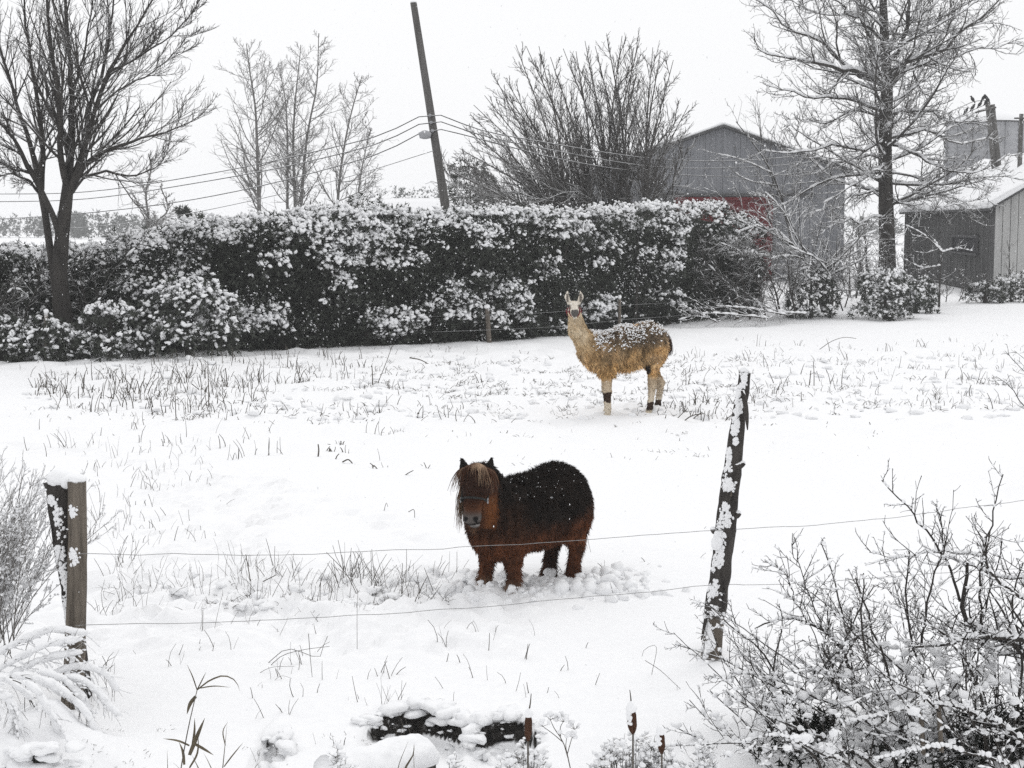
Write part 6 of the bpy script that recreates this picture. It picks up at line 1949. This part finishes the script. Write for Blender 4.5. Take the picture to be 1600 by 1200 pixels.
def reeds():
    rng = np.random.default_rng(620)
    Y = 7.3
    t = thing('reed', 'dry reed with folded drooping leaves at bottom left of centre', 'reed', (W(290, 1200, Y)[0], Y, -.5))
    mb = MB(); tubes(mb, resample(PL([(270, 1330), (283, 1200), (298, 1120), (308, 1078)], Y), 12), np.linspace(.0045, .0025, 12), 6); mb.build('stem', M['stalk'], t)
    leaves = [([(308, 1078), (300, 1055), (292, 1038)], .003, 0), ([(308, 1078), (316, 1062), (322, 1050)], .003, .3), ([(308, 1078), (330, 1062), (352, 1056), (368, 1064), (375, 1080)], .004, .2), ([(308, 1076), (335, 1072), (360, 1074)], .003, .3),
              ([(306, 1088), (298, 1098), (292, 1116)], .010, .6), ([(296, 1180), (308, 1150), (320, 1122)], .011, .5), ([(300, 1170), (304, 1140), (304, 1122)], .006, .2), ([(296, 1165), (280, 1158), (255, 1154)], .005, .4), ([(300, 1160), (318, 1170), (334, 1180)], .007, .4), ([(288, 1195), (285, 1172), (280, 1160)], .007, .3), ([(296, 1200), (308, 1178), (310, 1150)], .005, .1)]
    for p, w, r in leaves:
        mb = MB(); blade(mb, resample(PL(p, Y), 9), w, r); mb.build('leaf', M['reed'], t)
    specs = [('dry forked grass blade stalk right of the drooping reed', 350, [([(338, 1300), (348, 1200), (352, 1160), (355, 1130)], .003), ([(350, 1198), (362, 1182), (380, 1160)], .0035), ([(352, 1165), (349, 1140), (356, 1128)], .003)]),
             ('short dry grass fan below the drooping reed', 325, [([(322, 1290), (330, 1200), (318, 1176)], .004), ([(322, 1260), (312, 1205), (300, 1180)], .004), ([(392, 1240), (398, 1200), (410, 1186)], .002)]),
             ('lone dry reed blade at the left of the bottom edge', 262, [([(262, 1300), (262, 1200), (261, 1170)], .003), ([(300, 1280), (280, 1200), (268, 1190)], .002)]),
             ('brown curled leaf standing beside the snow covered log', 640, [([(620, 1240), (636, 1195), (646, 1178), (647, 1162)], .006), ([(618, 1240), (622, 1200), (638, 1158)], .0022), ([(648, 1240), (647, 1200), (646, 1165)], .0015)])]
    for lab, px, bl in specs:
        t = thing('reed', lab, 'reed', (W(px, 1230, 7.4)[0], 7.4, -.5))
        for p, w in bl:
            mb = MB(); blade(mb, resample(PL(p, 7.4), 10), w, .3); mb.build('leaf', M['reed'], t)

reeds()

def umbel_weeds():
    rng = np.random.default_rng(630)
    t = thing('dried_weed', 'dried umbel weed with snow balls between two cattails', 'weed', (W(890, 1200, 7.5)[0], 7.5, -.45))
    Y = 7.5
    st = MB(); sn = MB(); hubs = []
    tubes(st, resample(PL([(902, 1330), (890, 1195), (880, 1160), (872, 1145)], Y), 10), np.linspace(.004, .0025, 10), 5)
    for p in ([(888, 1185), (884, 1165), (886, 1150)], [(886, 1180), (893, 1155), (898, 1140)], [(880, 1160), (862, 1145), (848, 1135)], [(876, 1152), (866, 1138), (860, 1125)], [(876, 1150), (876, 1135), (880, 1128)]):
        tubes(st, resample(PL(p, Y), 6), np.linspace(.0025, .0014, 6), 4); hubs.append(W(*p[-1], Y))
    for h in hubs:
        for _ in range(7):
            e = h + nrm(rng.normal(0, 1, 3) * np.array([1, 1, .35]) + np.array([0, 0, .6])) * rng.uniform(.02, .05)
            tubes(st, np.stack([h, e]), [.0012, .001], 3)
            blobs(sn, [e + (0, 0, .004)], np.array([rng.uniform(.006, .015)]), rng, ICO1, .2)
    st.build('stems', M['stalk'], t, kind='stuff'); sn.build('snow', M['snow'], t, kind='stuff')
    # dense snow-balled clumps
    def clump(label, px0, px1, py0, py1, Y, n, seed):
        rng = np.random.default_rng(seed)
        c = W((px0 + px1) / 2, (py0 + py1) / 2, Y)
        t = thing('snowy_weeds', label, 'weeds', (c[0], Y, -.4), 'snowy weed clumps in the ditch')
        st, sn = MB(), MB()
        px = rng.uniform(px0, px1, n); cx = (px0 + px1) / 2; hw = (px1 - px0) / 2
        top = py0 + (py1 - py0) * ((px - cx) / hw) ** 2 * .8
        py = top + rng.random(n) ** .7 * (py1 - top)
        E = np.stack([W(a, b, Y + rng.uniform(-.12, .22)) for a, b in zip(px, py)])
        B = np.stack([c[0] + (E[:, 0] - c[0]) * .5, E[:, 1] * .5 + Y * .5, np.full(n, -.5)], 1)
        Pm = (B + E) / 2 + rng.normal(0, .025, (n, 3))
        t3 = np.linspace(0, 1, 5)[None, :, None]
        P = B[:, None] * (1 - t3) ** 2 + Pm[:, None] * 2 * t3 * (1 - t3) + E[:, None] * t3 ** 2
        tubes(st, P, np.linspace(.0028, .0014, 5)[None].repeat(n, 0), 4)
        k = 9
        d = nrm(rng.normal(size=(n, k, 3)) * np.array([1, 1, .5]) + np.array([0, 0, .5])) * rng.uniform(.012, .05, (n, k, 1))
        e = E[:, None] + d
        tubes(st, np.stack([np.repeat(E[:, None], k, 1), e], 2).reshape(-1, 2, 3), np.full((n * k, 2), .0011), 3)
        keep = rng.random((n, k)) < .55
        s = rng.uniform(.005, .018, keep.sum())
        blobs(sn, e[keep] + np.array([0, 0, .004]), np.stack([s * 1.1, s * 1.1, s * .85], 1), rng, ICO0, .2)
        st.build('stems', M['stalk'], t, kind='stuff'); sn.build('snow', M['snow'], t, kind='stuff')
    clump('largest weed clump, round snow balled, below middle cattail', 915, 1075, 1142, 1235, 7.7, 230, 641)
    clump('small snowy weed clump right of the rightmost cattail', 1080, 1118, 1166, 1225, 7.8, 50, 642)
    clump('small snowy weeds at the foot of leftmost cattail', 775, 860, 1168, 1225, 7.6, 70, 643)
    clump('few thin snowy weeds at the left end of log', 515, 560, 1150, 1230, 7.5, 16, 644)
    clump('thin weeds with seed heads right of the log end', 692, 730, 1180, 1225, 7.5, 16, 645)

umbel_weeds()

# ------------------------------------------------------------------ dry stalks and tufts in the snow
def stalks(mb, xy, h, lean, rng, r=.0035, n=4, bend=.25):
    m = len(xy)
    z = ground_z(xy[:, 0], xy[:, 1]) - .03
    P = np.zeros((m, n, 3)); P[:, 0] = np.column_stack([xy, z])
    cur = nrm(np.stack([rng.normal(0, lean, m), rng.normal(0, lean, m), np.ones(m)], 1))
    dv = rng.normal(0, bend, (m, 3)) * np.array([1, 1, .4]) / n
    for s in range(1, n):
        cur = nrm(cur + dv * s); P[:, s] = P[:, s - 1] + cur * (h / (n - 1))[:, None]
    R = np.linspace(1, .55, n)[None] * (r * rng.uniform(.45, 1.45, m))[:, None]
    tubes(mb, P, R, 3)
    return P

def field_grass():
    rng = np.random.default_rng(700)
    mb = MB(); sn = MB()
    def region(n, x0, x1, y0, y1, hmin, hmax, lean, r, clusters=None, cs=.2, bend=.3):
        if clusters:
            c = np.stack([G(a, b)[:2] for a, b in zip(rng.uniform(x0, x1, clusters), rng.uniform(y0, y1, clusters))])
            xy = c[rng.integers(0, clusters, n)] + rng.normal(0, cs, (n, 2))
        else:
            xy = np.stack([G(a, b)[:2] for a, b in zip(rng.uniform(x0, x1, n), rng.uniform(y0, y1, n))])
        P = stalks(mb, xy, rng.uniform(hmin, hmax, n), lean, rng, r, bend=bend)
        return xy
    # stubble band of the middle field
    region(330, 60, 420, 585, 645, .08, .42, .2, .0072, 120, .16)
    region(260, 300, 760, 560, 660, .06, .25, .35, .006, 90, .16)
    region(150, 240, 560, 555, 600, .10, .35, .10, .007, 60, .12)
    region(700, 60, 1100, 570, 660, .04, .16, .7, .005, 150, .14, .8)
    region(700, 1030, 1600, 540, 645, .04, .20, .6, .005, 150, .18, .7)
    region(150, 1050, 1600, 540, 640, .10, .34, .25, .007, 80, .1)
    region(220, 0, 1600, 515, 560, .04, .14, .5, .006, 90, .2)
    region(160, 0, 760, 540, 575, .05, .18, .4, .006, 60, .2)
    region(60, 1030, 1130, 630, 658, .08, .25, .4, .007, 14, .15)
    region(70, 20, 640, 640, 720, .06, .30, .25, .005, 34, .1)
    region(24, 480, 660, 690, 740, .05, .14, .6, .008, 5, .07)
    region(60, 600, 1400, 650, 720, .03, .10, .5, .004)
    region(30, 620, 1400, 660, 690, .03, .08, .5, .007, 12, .05)
    region(160, 130, 330, 690, 850, .05, .20, .25, .003, 60, .1)
    # tufts left of the pony
    region(300, 190, 710, 890, 945, .05, .22, .5, .0019, 70, .08, .35)
    region(70, 380, 720, 880, 940, .12, .32, .25, .0026, 30, .06)
    region(260, 150, 700, 905, 960, .03, .12, .9, .0017, 60, .07, .5)
    region(46, 530, 620, 890, 925, .14, .32, .5, .0026, 6, .09, .15)
    region(70, 140, 420, 850, 990, .10, .34, .3, .0021, 26, .06)
    region(46, 150, 760, 960, 1060, .06, .20, .3, .0024, 22, .05)
    region(26, 690, 930, 985, 1100, .06, .16, .2, .0028)
    region(20, 1080, 1160, 700, 1000, .04, .12, .3, .003)
    region(26, 575, 640, 1090, 1125, .06, .22, .3, .0018, 6, .06, .12)
    region(34, 300, 560, 1000, 1160, .05, .18, .25, .0022, 14, .04)
    region(40, 90, 200, 700, 900, .10, .35, .3, .0028, 12, .06)
    region(26, 820, 1000, 880, 930, .05, .14, .5, .003, 8, .05)
    tag(mb.build('dry_grass', M['stalk']), 'dry stalks and tufts poking through the snow of the field', 'grass', kind='stuff')
    # small snow lumps and dark gaps around tufts
    c = np.concatenate([np.stack([G(a, b)[:2] for a, b in zip(rng.uniform(190, 710, 70), rng.uniform(895, 955, 70))]), np.stack([G(a, b)[:2] for a, b in zip(rng.uniform(40, 1600, 420), rng.uniform(560, 655, 420))])])
    s = np.concatenate([rng.uniform(.015, .05, 70), rng.uniform(.025, .075, 420)])
    blobs(sn, np.column_stack([c, ground_z(c[:, 0], c[:, 1]) + s * .1]), np.stack([s * 1.4, s * 1.2, s * .7], 1), rng, ICO1, .35)
    tag(sn.build('snow_lumps', M['snow_soft']), 'small lumps of snow caught on grass tufts in the field', 'snow', kind='stuff')
    dk = MB()
    def dark(n, x0, x1, y0, y1, s0, s1):
        c = np.stack([G(a, b)[:2] for a, b in zip(rng.uniform(x0, x1, n), rng.uniform(y0, y1, n))])
        k = 15
        q = np.repeat(c, k, 0) + rng.normal(0, 1, (n * k, 2)) * np.repeat(rng.uniform(s0, s1, n), k)[:, None] * np.array([1.4, 1])
        stalks(dk, q, rng.uniform(.4, 1.8, n * k) * (s0 + s1) * .5 + .03, 1.1, rng, (s0 + s1) * .035, bend=1.2)
    dark(34, 280, 720, 905, 950, .02, .04); dark(170, 60, 1600, 560, 655, .05, .09); dark(60, 560, 1060, 565, 620, .05, .09); dark(14, 480, 1100, 640, 730, .03, .06); dark(20, 0, 760, 1120, 1200, .015, .03)
    tag(dk.build('matted_grass', M['stalk']), 'dark matted grass showing through gaps in the snow', 'grass', kind='stuff')

field_grass()

def lone_stalks():
    rng = np.random.default_rng(720)
    spec = [('bent stalk making an angular arch near the leaning stake', [([(1018, 1052), (1022, 1008), (1006, 1016), (1003, 1026)], .0022)], 'bent_stalk'),
            ('long thin fallen stem right of the angular bent stalk', [([(1008, 1032), (1030, 1046), (1052, 1066), (1068, 1076)], .0022), ([(1058, 1070), (1058, 1078)], .0015)], 'fallen_twig'),
            ('spread of fallen stalks in the snow left of centre', [([(415, 1035), (450, 1014), (480, 1022), (498, 1028), (505, 1010), (512, 994)], .003), ([(418, 1040), (440, 1025), (470, 1016), (515, 1010)], .0028), ([(482, 990), (486, 1040), (488, 1055)], .0026), ([(400, 1050), (420, 1044), (460, 1041)], .002), ([(426, 1060), (440, 1056), (456, 1060)], .0016)], 'fallen_stalks'),
            ('dark forked twig standing in the snow left of pony', [([(392, 910), (388, 888), (384, 866)], .006), ([(394, 912), (412, 908), (432, 898)], .006), ([(392, 930), (392, 905)], .003)], 'forked_twig'),
            ('crossed dark straws in a tuft right before the pony', [([(560, 930), (540, 895), (510, 863)], .004), ([(562, 928), (548, 905), (528, 888)], .003), ([(558, 1010), (558, 958), (559, 920)], .0022)], 'straws'),
            ('upright dark seed stalk just left of the pony hooves', [([(627, 936), (628, 905), (629, 880)], .004), ([(644, 946), (655, 925), (667, 902)], .0045), ([(713, 900), (714, 880), (714, 862)], .003)], 'seed_stalks'),
            ('tall dark stalk and slanted reed in the stubble behind', [([(582, 600), (582, 585), (581, 571)], .014), ([(590, 598), (602, 570), (613, 540)], .009)], 'tall_stalks'),
            ('curved thin branch lying on the right of the far field', [([(1280, 545), (1300, 533), (1320, 527), (1338, 529)], .010)], 'curved_branch'),
            ('two dark stalks above the leaning stake in stubble', [([(1264, 604), (1266, 590), (1267, 579)], .014), ([(1272, 604), (1272, 585), (1271, 565)], .011), ([(1252, 634), (1252, 622), (1252, 612)], .010)], 'dark_stalks'),
            ('dark sticks lying right of the llama hooves', [([(1055, 655), (1064, 648), (1072, 640)], .010), ([(1066, 658), (1080, 650), (1100, 646)], .012), ([(1036, 660), (1039, 655), (1041, 648)], .01)], 'sticks'),
            ('dark stick poking from the snow left of the llama', [([(640, 559), (656, 562), (674, 570)], .016), ([(695, 570), (700, 567), (704, 565)], .012)], 'stick'),
            ('cluster of tallest dark stalks in the stubble at left', [([(326, 638), (326, 610), (325, 581)], .012), ([(355, 605), (354, 590), (352, 575)], .014), ([(300, 600), (312, 610), (324, 622)], .010), ([(338, 624), (339, 608), (340, 590)], .008), ([(275, 655), (274, 630), (273, 604)], .009)], 'stalk_cluster'),
            ('clump of dark seed heads alone in the open snow', [([(497, 712), (498, 702), (497, 694)], .014), ([(535, 722), (544, 718), (552, 723)], .012), ([(524, 716), (527, 712), (530, 709)], .010)], 'dead_weed'),
            ('small dark twigs in the open snow up left of pony', [([(630, 742), (640, 738), (646, 735)], .008), ([(638, 800), (646, 796), (648, 806)], .005), ([(600, 795), (604, 786), (606, 792)], .004)], 'small_twigs')]
    for lab, pl, nm in spec:
        Y = max(G(*p)[1] for p, r in pl for p in p)
        lows = [max(p, key=lambda q: q[1]) for p, r in pl]
        Y0 = G(*max(lows, key=lambda q: q[1]))[1]
        t = thing(nm, lab, 'dry stalk', (W(*lows[0], Y0)[0], Y0, 0))
        for p, r in pl:
            low = max(p, key=lambda q: q[1])
            Yp = G(*low)[1] - .01
            P = PL(p, Yp)
            i = int(np.argmin(P[:, 2])); P[i, 2] -= .02
            P = resample(P, 9)
            mb = MB(); tubes(mb, P, np.linspace(1, .7, 9) * r * .8, 5, True); mb.build('stem', M['stalk'], t)

lone_stalks()

# ------------------------------------------------------------------ falling snow and hazy air
def flakes():
    rng = np.random.default_rng(800)
    n = 3600
    y = rng.uniform(6.5, 44, n) ** 1.0
    x = rng.uniform(-.40, .40, n) * y
    z = rng.uniform(.05, 6.5, n)
    s = rng.uniform(.0018, .0042, n) * (1 + y / 60)
    mb = MB(); blobs(mb, np.stack([x, y, z], 1), np.stack([s, s * .8, s * 1.5], 1), rng, OCT, .3)
    tag(mb.build('falling_snow', M['snow']), 'snowflakes falling through the air over the field', 'snowflakes', kind='stuff')

flakes()

def haze():
    m = bpy.data.materials.new('snowy_air'); m.use_nodes = True
    nt = m.node_tree; nt.nodes.clear()
    o = nt.nodes.new('ShaderNodeOutputMaterial'); v = nt.nodes.new('ShaderNodeVolumePrincipled')
    v.inputs['Color'].default_value = (.93, .935, .945, 1)
    v.inputs['Density'].default_value = HAZE
    v.inputs['Anisotropy'].default_value = 0.0
    nt.links.new(v.outputs['Volume'], o.inputs['Volume'])
    ob = box(MB(), (-900, -40, -2.2), (900, 1550, 20)).build('haze', m, None, False)
    tag(ob, 'pale snowy haze filling the air', 'haze', kind='stuff')

HAZE = 0.0007
haze()
